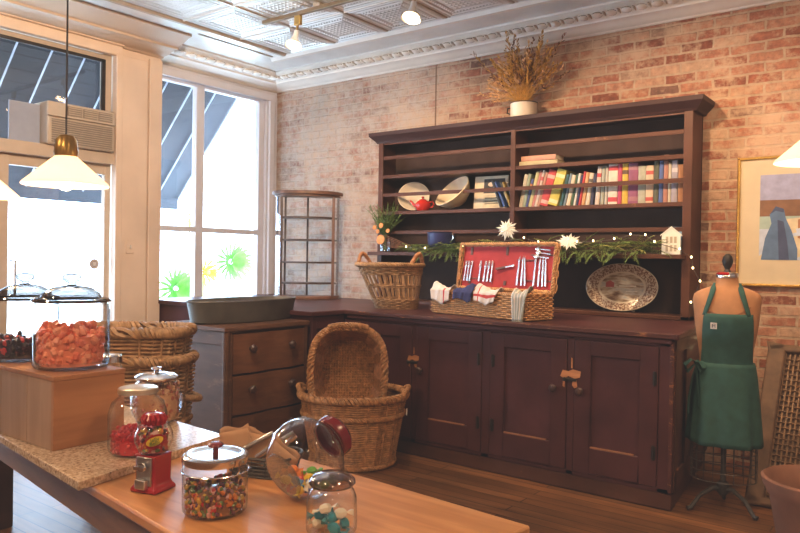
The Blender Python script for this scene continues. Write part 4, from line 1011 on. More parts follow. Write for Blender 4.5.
# small vase with greenery and orange slices
t = thing('glass_vase', 'little clear glass jar vase at the left shelf end', 'vase', (-3.90, 4.92, F1 + .001))
MB().lathe([(0, .003), (.038, .003), (.042, .008), (.042, .10), (.034, .118), (.038, .13), (.034, .13)], 24).build('vase_glass', M_GLASS_D, t)
t = thing('greenery_bunch', 'leafy green sprigs with dried orange slices in the glass vase', 'greenery', (-3.90, 4.92, F1 + .02))
m = MB(); rg = random.Random(5)
for i in range(52):
    a = rg.uniform(0, 2 * PI); el = rg.uniform(.2, 1.0); spray(m, (0, 0, .1), (math.cos(a) * el, math.sin(a) * el * .6, 1.1), rg.uniform(.16, .33), .046, rg, .3)
for i in range(6): m.tube([(rg.uniform(-.02, .02), rg.uniform(-.02, .02), 0), (0, 0, .12)], .003, 5)
m.build('sprigs', M_FIR, t, smooth=False)
M_ORS = plain('dried_orange', (.72, .28, .08), .6, var=.25, scale=40)
for (x, y, z, r) in ((-.085, -.04, .19, .020), (.015, -.075, .205, .022), (.07, -.05, .16, .018), (-.005, -.055, .085, .042), (-.04, -.05, .155, .018)):
    m = MB(); m.X = Matrix.Translation((x, y, z)) @ Matrix.Rotation(R(85), 4, 'X'); m.lathe([(0, 0), (r, 0), (r, .006), (0, .006)], 16); m.build('orange_slice', M_ORS, t)
# dried flowers in a white pot on top of the hutch
t = thing('enamel_canister', 'cream enamel pot with dark rim on top of the hutch', 'pot', (-2.655, 5.055, 2.4555))
MB().lathe([(0, 0), (.098, 0), (.102, .006), (.104, .115), (.108, .12), (.102, .122), (.098, .114), (.096, .01), (0, .01)], 36).build('pot_body', M_ENAMEL, t)
MB().tube([(.106 * math.cos(i * PI / 20), .106 * math.sin(i * PI / 20), .12) for i in range(40)], .0035, 6, True).build('rim', M_IRON, t)
MB().tube([(-.10, 0, .10), (-.135, -.01, .095), (-.14, -.01, .06), (-.103, 0, .045)], .006, 6).build('handle', M_IRON, t)
t = thing('dried_bouquet', 'bunch of golden brown dried grasses in the cream pot', 'dried flowers', (-2.655, 5.055, 2.475))
rg = random.Random(12); ms = [MB(), MB(), MB()]; st_ = MB()
for i in range(150):
    a = rg.uniform(-1.3, 1.0) if i % 4 else rg.uniform(-.5, .5); dy = rg.uniform(-.8, .22); ln = rg.uniform(.20, .46) * (1 if abs(a) < .9 else .8) + (.14 if rg.random() < .16 else 0)
    base = Vector((rg.uniform(-.05, .05), rg.uniform(-.04, .03), .03)); d = Vector((math.sin(a), dy * .5, math.cos(a) * 1.0)).normalized()
    p1 = base + Vector((0, 0, .08)) + d * ln * .5; p2 = p1 + d * ln * .5 + Vector((rg.uniform(-.03, .03), 0, rg.uniform(-.05, .01)))
    if p2.y > .10: p2.y = .10
    if p1.y > .10: p1.y = .10
    st_.tube([base, base + Vector((0, 0, .08)), p1, p2], .0016, 4)
    mm = ms[2 if a < -.8 else rg.choice((0, 0, 0, 0, 1, 1, 2))]; dd = (p2 - p1).normalized()
    for k in range(10):
        q = p1.lerp(p2, .25 + .75 * k / 9); s = dd.orthogonal().normalized(); s.rotate(Matrix.Rotation(rg.uniform(0, 6.28), 3, dd))
        nd = (dd * 1.1 + s * .8).normalized(); wv = nd.cross(dd).normalized() * .009; l_ = rg.uniform(.025, .05)
        mm.add([q, q + nd * l_ * .5 - wv, q + nd * l_, q + nd * l_ * .5 + wv], [(0, 1, 2, 3)])
st_.build('stems', M_DRY1, t)['kind'] = 'stuff'
for nm, mm, mt in (('golden_heads', ms[0], M_DRY1), ('brown_heads', ms[1], M_DRY2), ('cream_heads', ms[2], M_DRY3)): mm.build(nm, mt, t, smooth=False)['kind'] = 'stuff'

# ================================================================== RIGHT SIDE
# dress form
FXY = (-.972, 4.26); FRZ = R(13)
SEC = [(.52, .150, .112), (.60, .154, .117), (.68, .152, .114), (.76, .143, .108), (.82, .132, .100), (.90, .140, .106), (.98, .154, .118), (1.05, .163, .124), (1.11, .168, .112), (1.16, .174, .096), (1.19, .168, .085), (1.213, .14, .074), (1.228, .095, .064), (1.24, .066, .057), (1.265, .055, .053), (1.295, .053, .052)]
def form(z, a, off=0.0):
    for (z0, x0, y0), (z1, x1, y1) in zip(SEC[:-1], SEC[1:]):
        if z <= z1: break
    k = max(0, min(1, (z - z0) / (z1 - z0))); rx, ry = x0 + (x1 - x0) * k + off, y0 + (y1 - y0) * k + off
    return Vector((rx * math.sin(a), -ry * math.cos(a), z))      # a = 0 faces the room
df = thing('dress_form', 'tan linen tailor dress form on a grey iron tripod stand', 'dress form', (FXY[0], FXY[1], 0), FRZ)
m = MB(); n = 40
m.grid(lambda u, v: form(SEC[0][0] + (SEC[-1][0] - SEC[0][0]) * v, 2 * PI * u), n, 52, True)
m.poly([form(SEC[-1][0], 2 * PI * i / n) for i in range(n)]); m.poly([form(SEC[0][0], 2 * PI * i / n) for i in range(n)]); m.build('torso', M_FORM, df)
m = MB(); m.tube([form(1.13 + .03 * math.cos(i / 20 * 2 * PI) * 0 - .05 * math.sin(PI * i / 20), -.75 + 1.5 * i / 20, .002) for i in range(21)], .003, 5); m.build('seam', plain('form_seam', (.33, .15, .07), .8), df)
m = MB(); m.lathe([(.056, 1.285), (.057, 1.30), (.05, 1.312), (.015, 1.318), (0, 1.318)], 28); m.build('neck_cap', M_STEEL, df)
m = MB(); m.lathe([(.058, 1.299), (.059, 1.306), (.05, 1.313), (.049, 1.313)], 28, a0=PI * 1.1, a1=PI * 1.55); m.build('cap_trim', M_RED, df)
m = MB(); m.lathe([(0, 1.316), (.02, 1.316), (.012, 1.33), (.024, 1.352), (.029, 1.375), (.024, 1.398), (.012, 1.412), (0, 1.415)], 20); m.build('finial', M_IRON, df)
MB().tube([(0, 0, .12), (0, 0, .53)], .014, 12).build('pole', M_GREYSTAND, df)
m = MB()
for z in (.48, .43, .38, .33, .28, .23, .18): m.tube([((.168 - .0) * math.sin(2 * PI * i / 32), -.125 * math.cos(2 * PI * i / 32), z) for i in range(32)], .0022, 4, True)
for i in range(20): a = 2 * PI * i / 20; m.tube([(.168 * math.sin(a), -.125 * math.cos(a), .18), (.168 * math.sin(a), -.125 * math.cos(a), .53)], .0018, 4)
m.build('wire_cage', M_GREYSTAND, df)
m = MB(); m.lathe([(.02, .16), (.032, .15), (.03, .10), (.014, .08), (0, .075)], 16); m.build('hub', M_GREYSTAND, df)
for k, a in enumerate((R(-62), R(58), R(178))):
    d = Vector((math.sin(a), -math.cos(a), 0)); m = MB(); m.tube([Vector((0, 0, .12)) + d * .02, Vector((0, 0, .125)) + d * .06, Vector((0, 0, .085)) + d * .13, Vector((0, 0, .018)) + d * .18, Vector((0, 0, .014)) + d * .20], [.016, .013, .011, .012, .013], 8); m.build('leg', M_GREYSTAND, df)
# apron worn by the form
ap = thing('apron', 'dark green bib apron tied on the dress form', 'apron', (FXY[0], FXY[1], 0), FRZ)
m = MB()
def bib(u, v):
    z = .80 + v * .290; w = 1.20 - .45 * v ** .7
    return form(z, (u - .5) * 2 * w + .06, .010 + .002 * math.sin(u * 14))
m.grid(bib, 24, 14); m.build('bib', M_GREEN, ap, solid=.003)
def skirt(u, v):
    z = .82 - v * (.82 - .375) - .012 * (u - .5) * v; a = -1.9 + 3.9 * u
    fo = .010 * math.sin(u * 22 + .5) * v + .006 * math.sin(u * 41) * v
    hip = max(0, min(1, v * 1.6)); rx = .146 + .043 * v ** .7 + fo; ry = .114 + .040 * v ** .7 + fo
    return Vector((rx * math.sin(a), -ry * math.cos(a), z))
m = MB(); m.grid(skirt, 60, 18); m.build('skirt', M_GREEN, ap, solid=.003)
for s in (-1, 1):
    def strap(u, v):
        z = 1.08 + .175 * u; x = .104 - .050 * u; rx = abs(form(z, PI / 2).x); a = s * math.asin(min(.999, x / rx)) + (v - .5) * .024 / max(rx, .09) * (1 + .3 * u); return form(z, a, .011)
    m = MB(); m.grid(strap, 14, 3); m.build('strap', M_GREEN, ap, solid=.003)
m = MB(); m.tube([form(.815, -2.2 + 4.4 * i / 24, .009) for i in range(25)], .007, 6, flat=.5); m.build('waistband', M_GREEN, ap)
m = MB(); c = form(.812, -1.12, .026)
def ribbon(pts, w): m.tube(pts, w, 6, flat=.28)
ribbon([c, c + Vector((-.03, -.03, .02)), c + Vector((-.062, -.03, -.01)), c + Vector((-.05, -.02, -.05)), c + Vector((-.012, -.01, -.01))], [.008, .018, .022, .018, .008])
ribbon([c, c + Vector((.02, -.035, .012)), c + Vector((.045, -.04, -.02)), c + Vector((.03, -.03, -.05)), c + Vector((.006, -.01, -.01))], [.008, .016, .02, .016, .008])
ribbon([c, c + Vector((-.022, -.02, -.08)), c + Vector((-.038, -.022, -.20)), c + Vector((-.040, -.022, -.28))], [.009, .018, .021, .022]); ribbon([c, c + Vector((.004, -.028, -.08)), c + Vector((.012, -.034, -.17)), c + Vector((.014, -.036, -.24))], [.009, .018, .021, .022]); m.ball(c, .016, 8, (1, 1, .9))
m.build('waist_tie', M_GREEN, ap)
cp = form(1.025, -.36, .0145); m = MB(); m.X = Matrix.Translation(cp) @ Matrix.Rotation(-.36, 4, 'Z')
m.box(-.017, .017, -.003, .0, -.017, .017); m.cur = 1; m.box(-.010, -.004, -.004, -.003, -.010, .010); m.box(-.004, .010, -.004, -.003, -.002, .003); m.box(.006, .010, -.004, -.003, -.010, .010); m.box(-.004, .006, -.004, -.003, .008, .011)
lab(m.build('label_patch', [M_CLOTHW, plain('label_ink', (.18, .18, .2), .7)], ap), 'small white square label')

# framed picture on the brick wall
pf = thing('framed_picture', 'gold framed beach watercolour with wide cream mat on the brick wall', 'picture', (-1.13, YW, 1.215))
FW, FH = 1.05, .845
m = MB()
for (a, b_, c, d) in ((0, FW, 0, .018), (0, FW, FH - .018, FH), (0, .018, 0, FH), (FW - .018, FW, 0, FH)): m.box(a, b_, -.032, -.002, c, d)
m.build('frame', M_GOLD, pf, bevel=.004)
MB().box(.017, FW - .017, -.02, -.003, .017, FH - .017).build('mat_board', M_MAT, pf)
pm = [plain('wash_' + n, c, .7, var=.18, scale=14) for n, c in (('lavender', (.34, .35, .52)), ('umber', (.22, .11, .06)), ('sea', (.36, .46, .40)), ('snow', (.50, .56, .68)), ('sand', (.62, .52, .34)), ('robe', (.10, .17, .30)), ('skin', (.38, .16, .08)), ('shorts', (.07, .09, .05)), ('deep', (.06, .08, .16)))]
m = MB(); y = -.0215
def pp(ci, pts, lay=0): m.cur = ci; m.poly([(.138 + a * .0117, y - lay * .0006, .175 + b_ * .0117) for a, b_ in pts])
# painting 66 units wide, 47 units high
pp(0, [(0, 33), (66, 33), (66, 47), (0, 47)]); pp(1, [(0, 24), (66, 24), (66, 33), (0, 33)]); pp(2, [(0, 17), (66, 17), (66, 24), (0, 24)]); pp(3, [(0, 0), (66, 0), (66, 17), (0, 17)])
pp(8, [(29, 33), (30, 33), (30, 47), (29, 47)], 1); pp(4, [(0, 2), (14, 12), (40, 19), (66, 18), (66, 12), (34, 8), (16, 0), (0, 0)], 1); pp(4, [(10, 22), (28, 24), (28, 17), (14, 14)], 1)
pp(5, [(1, 0), (3, 12), (6, 20), (5, 25), (8, 29), (12, 28), (13, 23), (16, 16), (19, 6), (19, 0)], 2); pp(8, [(9, 22), (12, 21), (14, 10), (15, 0), (10, 0)], 3); pp(8, [(5, 25), (8, 29.5), (12, 28), (12, 26), (8, 27)], 3)
pp(6, [(19, 22), (22, 23), (23, 18), (22, 11), (19, 12)], 2); pp(3, [(18, 17), (24, 18), (24, 14), (19, 13)], 3)
pp(6, [(31, 21), (33, 22.5), (35, 21), (35, 19), (38, 16), (37, 12), (36, 11), (30, 11), (29, 15), (31, 19)], 2); pp(7, [(29.5, 12), (36.5, 12), (36, 7), (33, 8), (30, 7)], 3); pp(6, [(30, 7), (32, 7), (31.5, 1), (30, 1)], 2); pp(6, [(34, 7), (36, 7), (36.5, 1.5), (35, 1)], 2)
pp(5, [(45, 22), (49, 23), (52, 14), (53, 4), (44, 3), (44, 14)], 2); pp(6, [(46, 24), (49, 24), (49, 21), (46, 21)], 3)
m.build('painting', pm, pf, smooth=False)
M_TRAYB = plain('aged_tray_board', (.135, .075, .04), .7, var=.3, scale=14); M_TRAYL = plain('aged_cane', (.24, .14, .07), .65, var=.35, scale=30)
# leaning woven tray
wt = thing('woven_tray', 'large flat woven cane tray leaning on the brick wall', 'tray', (-.90, 4.46, .004), rot=Euler((R(-31), 0, R(-2)), 'XYZ'))
TW_, TH_ = .80, 1.0
m = MB()
for (a, b_, c, d) in ((0, TW_, 0, .05), (0, TW_, TH_ - .05, TH_), (0, .10, 0, TH_), (TW_ - .10, TW_, 0, TH_)): m.box(a, b_, -.03, .03, c, d)
m.build('tray_border', M_TRAYB, wt, bevel=.012)
m = MB()
for i in range(26):
    z = .07 + i * .0335; m.tube([(.1 + .6 * k / 24, .006 * (1 if (k + i) % 2 else -1), z) for k in range(25)], .009, 5, flat=.5)
for k in range(25): m.tube([(.1 + .6 * k / 24, 0, .05), (.1 + .6 * k / 24, 0, .95)], .006, 5)
m.build('cane_weave', M_TRAYL, wt)
MB().box(.09, TW_ - .09, .012, .02, .04, .96).build('backing', M_TRAYB, wt)
# terracotta pot
t = thing('terracotta_pot', 'big empty terracotta flower pot on the floor at right', 'flower pot', (-.43, 3.66, 0))
m = MB(); m.lathe([(0, 0), (.145, 0), (.15, .006), (.205, .33), (.215, .34), (.235, .385), (.24, .41), (.228, .418), (.215, .40), (.195, .33), (.135, .02), (0, .02)], 44); m.build('pot_body', M_TERRA, t)

# ================================================================== LIGHT FIXTURES
tr = thing('track_rail', 'thin tan lighting track fixed below the tin ceiling', 'track')
MB().box(-4.17, 1.0, 3.72, 3.752, CZ - .05, CZ - .022).build('rail', plain('tan_track', (.22, .16, .10), .4, .4), tr, bevel=.003)
for x in (-3.6, -2.0, -.4): MB().box(x - .03, x + .03, 3.715, 3.757, CZ - .024, CZ).build('mount', M_TINSTRIP, tr)
def track_head(x, label):
    t = thing('track_light', label, 'spotlight', (x, 3.736, CZ - .05), group='spotlights on the ceiling track')
    m = MB(); m.box(-.03, .03, -.014, .014, -.07, 0); m.build('adapter', M_BRASS, t, bevel=.004)
    MB().tube([(0, 0, -.06), (-.01, 0, -.09), (-.012, 0, -.115)], .009, 8).build('arm', M_BRASS, t)
    X = Matrix.Translation((-.012, 0, -.115)) @ Matrix.Rotation(R(-16), 4, 'X') @ Matrix.Diagonal((1.05, 1.05, 1.0, 1))
    m = MB(); m.X = X; m.lathe([(.0, .01), (.018, .005), (.02, -.04), (.032, -.075), (.056, -.115), (.058, -.118), (.053, -.115), (.03, -.072), (.016, -.04), (0, -.035)], 24); m.build('lamp_housing', M_WHITE, t)
    m = MB(); m.X = X; m.lathe([(0, -.118), (.03, -.116), (.05, -.106), (.05, -.10), (0, -.10)], 24); m.build('lamp_face', M_LAMP, t)
    return t
M_LAMP = emis('halogen_face', (1, .62, .30), 25)
track_head(-3.80, 'lit spotlight at the left end of the ceiling track')
track_head(-2.745, 'lit spotlight second from the left on the ceiling track')
def shade_mat():
    m, nt, out = nmat('pendant_milk_glass')
    d = N(nt, 'ShaderNodeBsdfTranslucent', Color=rgba((1, .82, .58))); g_ = N(nt, 'ShaderNodeBsdfPrincipled', Roughness=.2); g_.inputs['Base Color'].default_value = rgba((.85, .74, .6))
    e = N(nt, 'ShaderNodeEmission', Color=rgba((1, .76, .50)), Strength=.55)
    mx = N(nt, 'ShaderNodeMixShader'); mx.inputs[0].default_value = .45; L(nt, d.outputs[0], mx.inputs[1]); L(nt, g_.outputs[0], mx.inputs[2])
    ad = N(nt, 'ShaderNodeAddShader'); L(nt, mx.outputs[0], ad.inputs[0]); L(nt, e.outputs[0], ad.inputs[1]); L(nt, ad.outputs[0], out.inputs[0]); return m
M_SHADE = shade_mat(); M_PBULB = emis('pendant_bulb', (1, .72, .38), 30)
PEN = []
def pendant(x, y, z, label, s=.93):
    t = thing('pendant_lamp', label, 'pendant lamp', (x, y, z), group='cone shaped pendant lamps')
    MB().lathe([(.152 * s, 0), (.148 * s, .006), (.10 * s, .050 * s), (.042 * s, .102 * s), (.038 * s, .109 * s), (.036 * s, .106 * s), (.096 * s, .048 * s), (.145 * s, .004), (.150 * s, -.003), (.152 * s, 0)], 40).build('lamp_shade', M_SHADE, t)
    MB().lathe([(.040 * s, .102 * s), (.043 * s, .12 * s), (.038 * s, .165 * s), (.026 * s, .182 * s), (.010, .186 * s), (0, .186 * s)], 20).build('socket_cup', M_BRASS, t)
    m = MB(); m.tube([(0, 0, .18 * s), (0, 0, CZ - z)], .0035, 6); m.build('cord', M_CORD, t)
    MB().lathe([(0, CZ - z), (.05, CZ - z), (.045, CZ - z - .02), (0, CZ - z - .025)], 20).build('ceiling_cap', M_BRASS, t)
    MB().ball((0, 0, .012), .032 * s, 14, (1, 1, 1.1)).build('bulb', M_PBULB, t)
    PEN.append((x, y, z))
pendant(-2.440, 1.295, 1.596, 'glowing cone pendant hanging over the candy table near the door')
pendant(-2.789, 1.15, 1.56, 'glowing cone pendant cut off at the left frame edge')
pendant(-.386, 2.976, 1.732, 'glowing cone pendant hanging beside the framed picture')

# ================================================================== TABLE AND SWEETS
TZ = .76; SZ = .785
tb = thing('table', 'long orange pine table holding the candy jars', 'table')
def yf(x): return .955 - .134 * (x + 1.334) - (.0 if x < -1.334 else 0)
def yb(x): return 1.487 - .073 * (x + .747)
m = MB(); m.prism([(-.80, .86), (-.745, 1.487), (-3.9, yb(-3.9)), (-3.9, yf(-3.9) + .03), (-1.334, .945)], TZ - .028, TZ); m.build('tabletop', M_TABLE, tb, bevel=.006)
m = MB(); m.prism([(-.86, .91), (-.82, 1.44), (-3.83, yb(-3.83) - .04), (-3.83, yf(-3.83) + .07), (-1.334, .975)], TZ - .13, TZ - .028); m.build('table_apron', M_APRONW, tb)
for (x, y) in ((-3.705, 1.665), (-3.8, 1.37), (-.92, 1.38), (-.94, .97)): MB().box(x - .035, x + .035, y - .035, y + .035, 0, TZ - .10).build('leg', M_KNOBWOOD if x < -3 else M_APRONW, tb, bevel=.005)
MB().box(-3.80, -3.70, 1.40, 1.63, .03, .06).build('stretcher', M_KNOBWOOD, tb)
sb = MB(); sb.prism([(-1.735, .962), (-1.84, 1.51), (-3.5, 1.64), (-3.5, 1.26), (-2.379, 1.052)], TZ + .0005, SZ)
tag(sb.build('stone_slab', M_STONE, bevel=.003), 'polished speckled beige stone slab lying on the table left half', 'slab')
cr = thing('wooden_crate', 'wooden box of pale and orange boards carrying two big jars', 'box', (0, 0, SZ + .0005))
bx0, bx1, by0, by1, bh = -2.62, -2.055, 1.062, 1.288, .216
m = MB()
for (a, b_) in ((bx0, -2.385), (-2.383, -2.215), (-2.213, bx1 - .014)): m.box(a, b_, by0, by0 + .014, 0, bh - .014)
m.build('front_board', M_CRATE, cr, bevel=.0015)
m = MB(); m.box(bx1 - .014, bx1, by0, by1, 0, bh - .014); m.build('end_board', M_CRATE_S, cr, bevel=.0015)
m = MB(); m.box(bx0, bx1 - .014, by1 - .014, by1, 0, bh - .014); m.box(bx0, bx0 + .014, by0 + .014, by1 - .014, 0, bh - .014); m.build('back_board', M_CRATE_S, cr)
m = MB(); m.box(bx0 - .002, bx1 + .002, by0 - .002, by1 + .002, bh - .014, bh); m.build('top_board', M_CRATE_S, cr, bevel=.002)

def jar_prof(r, h, neck, wall=.004, base=.004):
    return [(0, base), (r * .9, base), (r * .97, base + .008), (r, base + .02), (r, h * .80), (r * .985, h * .86), (neck + .004, h * .96), (neck, h), (neck - wall, h)]
def canister(x, y, z, r, h, label):
    t = thing('glass_canister', label, 'jar', (x, y, z))
    MB().lathe([(0, .003), (r * .93, .003), (r * .99, .012), (r, .022), (r, h * .88), (r * .985, h * .95), (r * .93, h), (r * .90, h)], 44).build('jar_glass', M_GLASS_C, t)
    MB().lathe([(r * .90, .006), (r * .96, .010), (r * .985, .022), (r * .97, .024)], 44).build('thick_base', M_GLASS_D, t)
    l_ = MB().lathe([(r * .88, h + .001), (r * .99, h + .001), (r * 1.0, h + .006), (r * .99, h + .012), (r * .80, h + .016), (r * .74, h + .030), (r * .5, h + .046), (r * .2, h + .052), (.014, h + .054)], 44).build('lid', M_GLASS_L, t)
    k = MB().lathe([(.014, h + .052), (.013, h + .060), (.026, h + .068), (.030, h + .077), (.026, h + .086), (.010, h + .090), (0, h + .090)], 20); k.build('knob', M_GLASS_L, l_)
    MB().tube([(r * 1.0 * math.cos(2 * PI * q / 44), r * 1.0 * math.sin(2 * PI * q / 44), h + .006) for q in range(44)], .005, 6, True).build('lid_rim', M_GLASS_R, l_)
    return t
CZB = SZ + .0005 + bh
canister(-2.198, 1.190, CZB, .1125, .205, 'big glass canister of coral gummies on the wooden box')
canister(-2.47, 1.175, CZB, .105, .200, 'big glass canister with dark and red sweets beside the coral one')
def heap(name, label, cat, c, r, h, n, rad, mats, seed, sz=(1, .8, .7), top=.25, k=6, box=None):
    rr = random.Random(seed); m = MB()
    for i in range(n):
        a = rr.uniform(0, 2 * PI); q = math.sqrt(rr.random()) * (r - rad); 
        if i < n * .55: q = (r - rad) * rr.uniform(.88, 1)
        zt = h * (1 + top * (rr.random() - .5) + top * .8 * (.5 - q / r) + .12 * math.sin(3 * a + seed)); zz = rr.uniform(rad, max(rad * 1.2, zt))
        if i % 4 == 0: q = math.sqrt(rr.random()) * (r - rad); zz = zt
        m.cur = rr.randrange(len(mats)); m.rot_ball((q * math.cos(a), q * math.sin(a), zz), rad * rr.uniform(.8, 1.15), k, sz, Euler((rr.uniform(0, 6), rr.uniform(0, 6), rr.uniform(0, 6))).to_matrix())
    m.cur = 0; m.lathe([(0, rad * .4), (r * .86, rad * .4), (r * .86, h * .85), (r * .4, h * .95), (0, h * .98)], 24)
    o = m.build(name, mats); o.location = c; return tag(o, label, cat, kind='stuff')
M_CORAL = [plain('coral_gummy', (.82, .26, .15), .35, var=.12), plain('coral_gummy_pale', (.88, .36, .23), .35, var=.12), plain('coral_gummy_deep', (.74, .19, .12), .35, var=.12)]
M_DARKC = [plain('dark_sweet', (.025, .018, .03), .3), plain('plum_sweet', (.05, .02, .035), .3), plain('dark_sweet_two', (.03, .02, .028), .3), plain('scarlet_sweet', (.5, .05, .05), .3)]
heap('gummy_pile', 'coral orange gummies filling the big canister', 'candy', (-2.198, 1.190, CZB + .005), .106, .112, 420, .0150, M_CORAL, 3, top=.2)
heap('dark_sweet_pile', 'dark and red sweets low in the left canister', 'candy', (-2.47, 1.175, CZB + .005), .099, .062, 230, .012, M_DARKC, 4, top=.3)
# jar with red sweets
t = thing('glass_jar', 'glass jar of bright red sweets with flat metal lid', 'jar', (-1.868, 1.214, SZ + .0005))
MB().lathe([(0, .003), (.072, .003), (.080, .012), (.082, .03), (.082, .115), (.072, .148), (.053, .163), (.052, .178)], 40).build('jar_glass', M_GLASS, t)
MB().lathe([(.0, .190), (.051, .190), (.0555, .187), (.0565, .174), (.053, .174)], 40).build('lid', plain('pale_gold_metal', (.70, .60, .45), .3, .8, var=.1), t)
heap('red_sweet_pile', 'small red sweets half filling the metal lidded jar', 'candy', (-1.868, 1.214, SZ + .004), .077, .060, 480, .0068, [plain('cherry_sweet', (.50, .02, .03), .3), plain('cherry_sweet_deep', (.36, .012, .025), .3), plain('rose_sweet', (.58, .06, .06), .3)], 5, top=.15)
# round jar with steel lid behind
t = thing('glass_jar', 'round glass jar of speckled beige sweets with domed steel lid', 'jar', (-2.182, 1.490, SZ + .0005))
MB().lathe([(0, .003), (.062, .003), (.074, .014), (.086, .05), (.086, .085), (.074, .125), (.062, .14), (.060, .150)], 40).build('jar_glass', M_GLASS, t)
l_ = MB().lathe([(.060, .140), (.070, .146), (.072, .152), (.060, .160), (.03, .166), (0, .167)], 40).build('lid', M_STEEL, t)
MB().lathe([(.008, .165), (.007, .172), (.018, .178), (.016, .184), (0, .186)], 16).build('knob', M_STEEL, l_)
m = MB(); m.tube([(-.070, 0, .148), (-.092, 0, .15), (-.095, 0, .13), (-.078, 0, .118)], .004, 6); m.build('clip', M_STEEL, t)
heap('speckled_sweet_pile', 'beige and red speckled sweets in the round jar', 'candy', (-2.182, 1.490, SZ + .004), .0805, .112, 380, .009, [plain('beige_sweet', (.60, .36, .20), .4), plain('tan_sweet', (.52, .28, .15), .4), plain('brick_sweet', (.42, .12, .07), .4)], 6, top=.1)
# small lidded jar peeking out behind the box
t = thing('glass_jar', 'small jar with steel cap peeking out behind the wooden box', 'jar', (-2.39, 1.44, SZ + .0005))
MB().lathe([(0, .003), (.04, .003), (.046, .012), (.046, .15), (.036, .175), (.036, .19)], 28).build('jar_glass', M_GLASS, t)
MB().lathe([(0, .214), (.034, .214), (.040, .208), (.041, .188), (.038, .188)], 28).build('lid', M_STEEL, t)
# gumball style bean machine
t = thing('candy_dispenser', 'red toy bean machine with clear globe on the table edge', 'dispenser', (-1.608, 1.092, TZ + .001), R(14))
m = MB()
def sqr(h, z, hy=None): hy = hy or h; return [(-h, -hy, z), (h, -hy, z), (h, hy, z), (-h, hy, z)]
lv = [(.040, 0), (.040, .010), (.034, .016), (.031, .026), (.032, .088), (.034, .094)]
for (a, z0), (b_, z1) in zip(lv[:-1], lv[1:]): m.add(sqr(a, z0) + sqr(b_, z1), [(i, (i + 1) % 4, 4 + (i + 1) % 4, 4 + i) for i in range(4)])
m.poly(sqr(.040, 0)); m.poly(sqr(.034, .094)); m.build('base', M_RED, t, bevel=.004)
m = MB(); m.X = Matrix.Translation((0, -.033, .054)); m.box(-.024, .024, -.003, .003, -.036, .036); fp = m.build('coin_plate', M_STEELB, t, bevel=.002)
m = MB(); m.X = Matrix.Translation((0, -.04, .066)) @ Matrix.Rotation(R(90), 4, 'X'); m.lathe([(0, 0), (.012, 0), (.012, .006), (0, .006)], 16); m.box(-.016, .016, -.004, .004, .004, .014); m.build('turn_knob', M_STEEL, fp)
m = MB(); m.box(-.016, .016, -.05, -.036, .012, .036); m.build('chute', M_STEELB, fp, bevel=.002)
MB().lathe([(.028, .092), (.036, .098), (.048, .125), (.047, .145), (.036, .168), (.028, .172)], 32).build('globe', M_GLASS, t)
m = MB(); m.lathe([(0, .196), (.015, .195), (.024, .190), (.028, .18), (.026, .168), (0, .166)], 32)
for i in range(14): a = 2 * PI * i / 14; m.tube([(.025 * math.cos(a), .025 * math.sin(a), .169), (.029 * math.cos(a), .029 * math.sin(a), .181), (.021 * math.cos(a), .021 * math.sin(a), .192)], .0056, 8)
m.build('cap', M_RED, t)
BEANS = [plain('bean_' + n, c, .25) for n, c in (('red', (.40, .03, .03)), ('orange', (.55, .17, .03)), ('yellow', (.58, .36, .06)), ('green', (.11, .17, .05)), ('pink', (.55, .30, .25)), ('plum', (.10, .03, .05)), ('brown', (.20, .09, .04)))]
heap('jelly_beans', 'mixed jelly beans inside the red machine globe', 'candy', (-1.608, 1.092, TZ + .098), .039, .052, 150, .006, BEANS, 8, (1.3, .8, .8), .1)
# printed emblem on the globe: red oval with yellow script
m = MB(); lg = thing  # noqa
def on_globe(u, v, off): # u,v in metres
    a = u / .049 + R(44); return Vector(((.049 + off) * math.sin(a), -(.049 + off) * math.cos(a) + .0, .134 + v))
m.cur = 0; m.poly([on_globe(.024 * math.cos(i * PI / 16), .0165 * math.sin(i * PI / 16) + .006 * math.cos(i * PI / 16), .0006) for i in range(32)])
m.cur = 1; m.poly([on_globe(.0205 * math.cos(i * PI / 16), .0115 * math.sin(i * PI / 16) + .005 * math.cos(i * PI / 16), .0012) for i in range(32)])
em = m.build('printed_emblem', [M_RED, plain('emblem_yellow', (.75, .5, .03), .4)], t)
for txt, dz in (('Jelly', .0045), ('Belly', -.005)):
    cu = bpy.data.curves.new('lettering', 'FONT'); cu.body = txt; cu.size = .0135; cu.align_x = 'CENTER'; cu.align_y = 'CENTER'; cu.extrude = .0002
    o0 = bpy.data.objects.new('text_source', cu); C.objects.link(o0); bpy.context.view_layer.update()
    me = bpy.data.meshes.new_from_object(o0.evaluated_get(bpy.context.evaluated_depsgraph_get())); bpy.data.objects.remove(o0)
    o = bpy.data.objects.new('lettering', me); C.objects.link(o); o.parent = em
    o.location = on_globe(0, dz, .0022); o.rotation_euler = (R(90), R(-12), R(44)); me.materials.clear(); me.materials.append(plain('emblem_green_' + txt, (.04, .16, .03), .4))
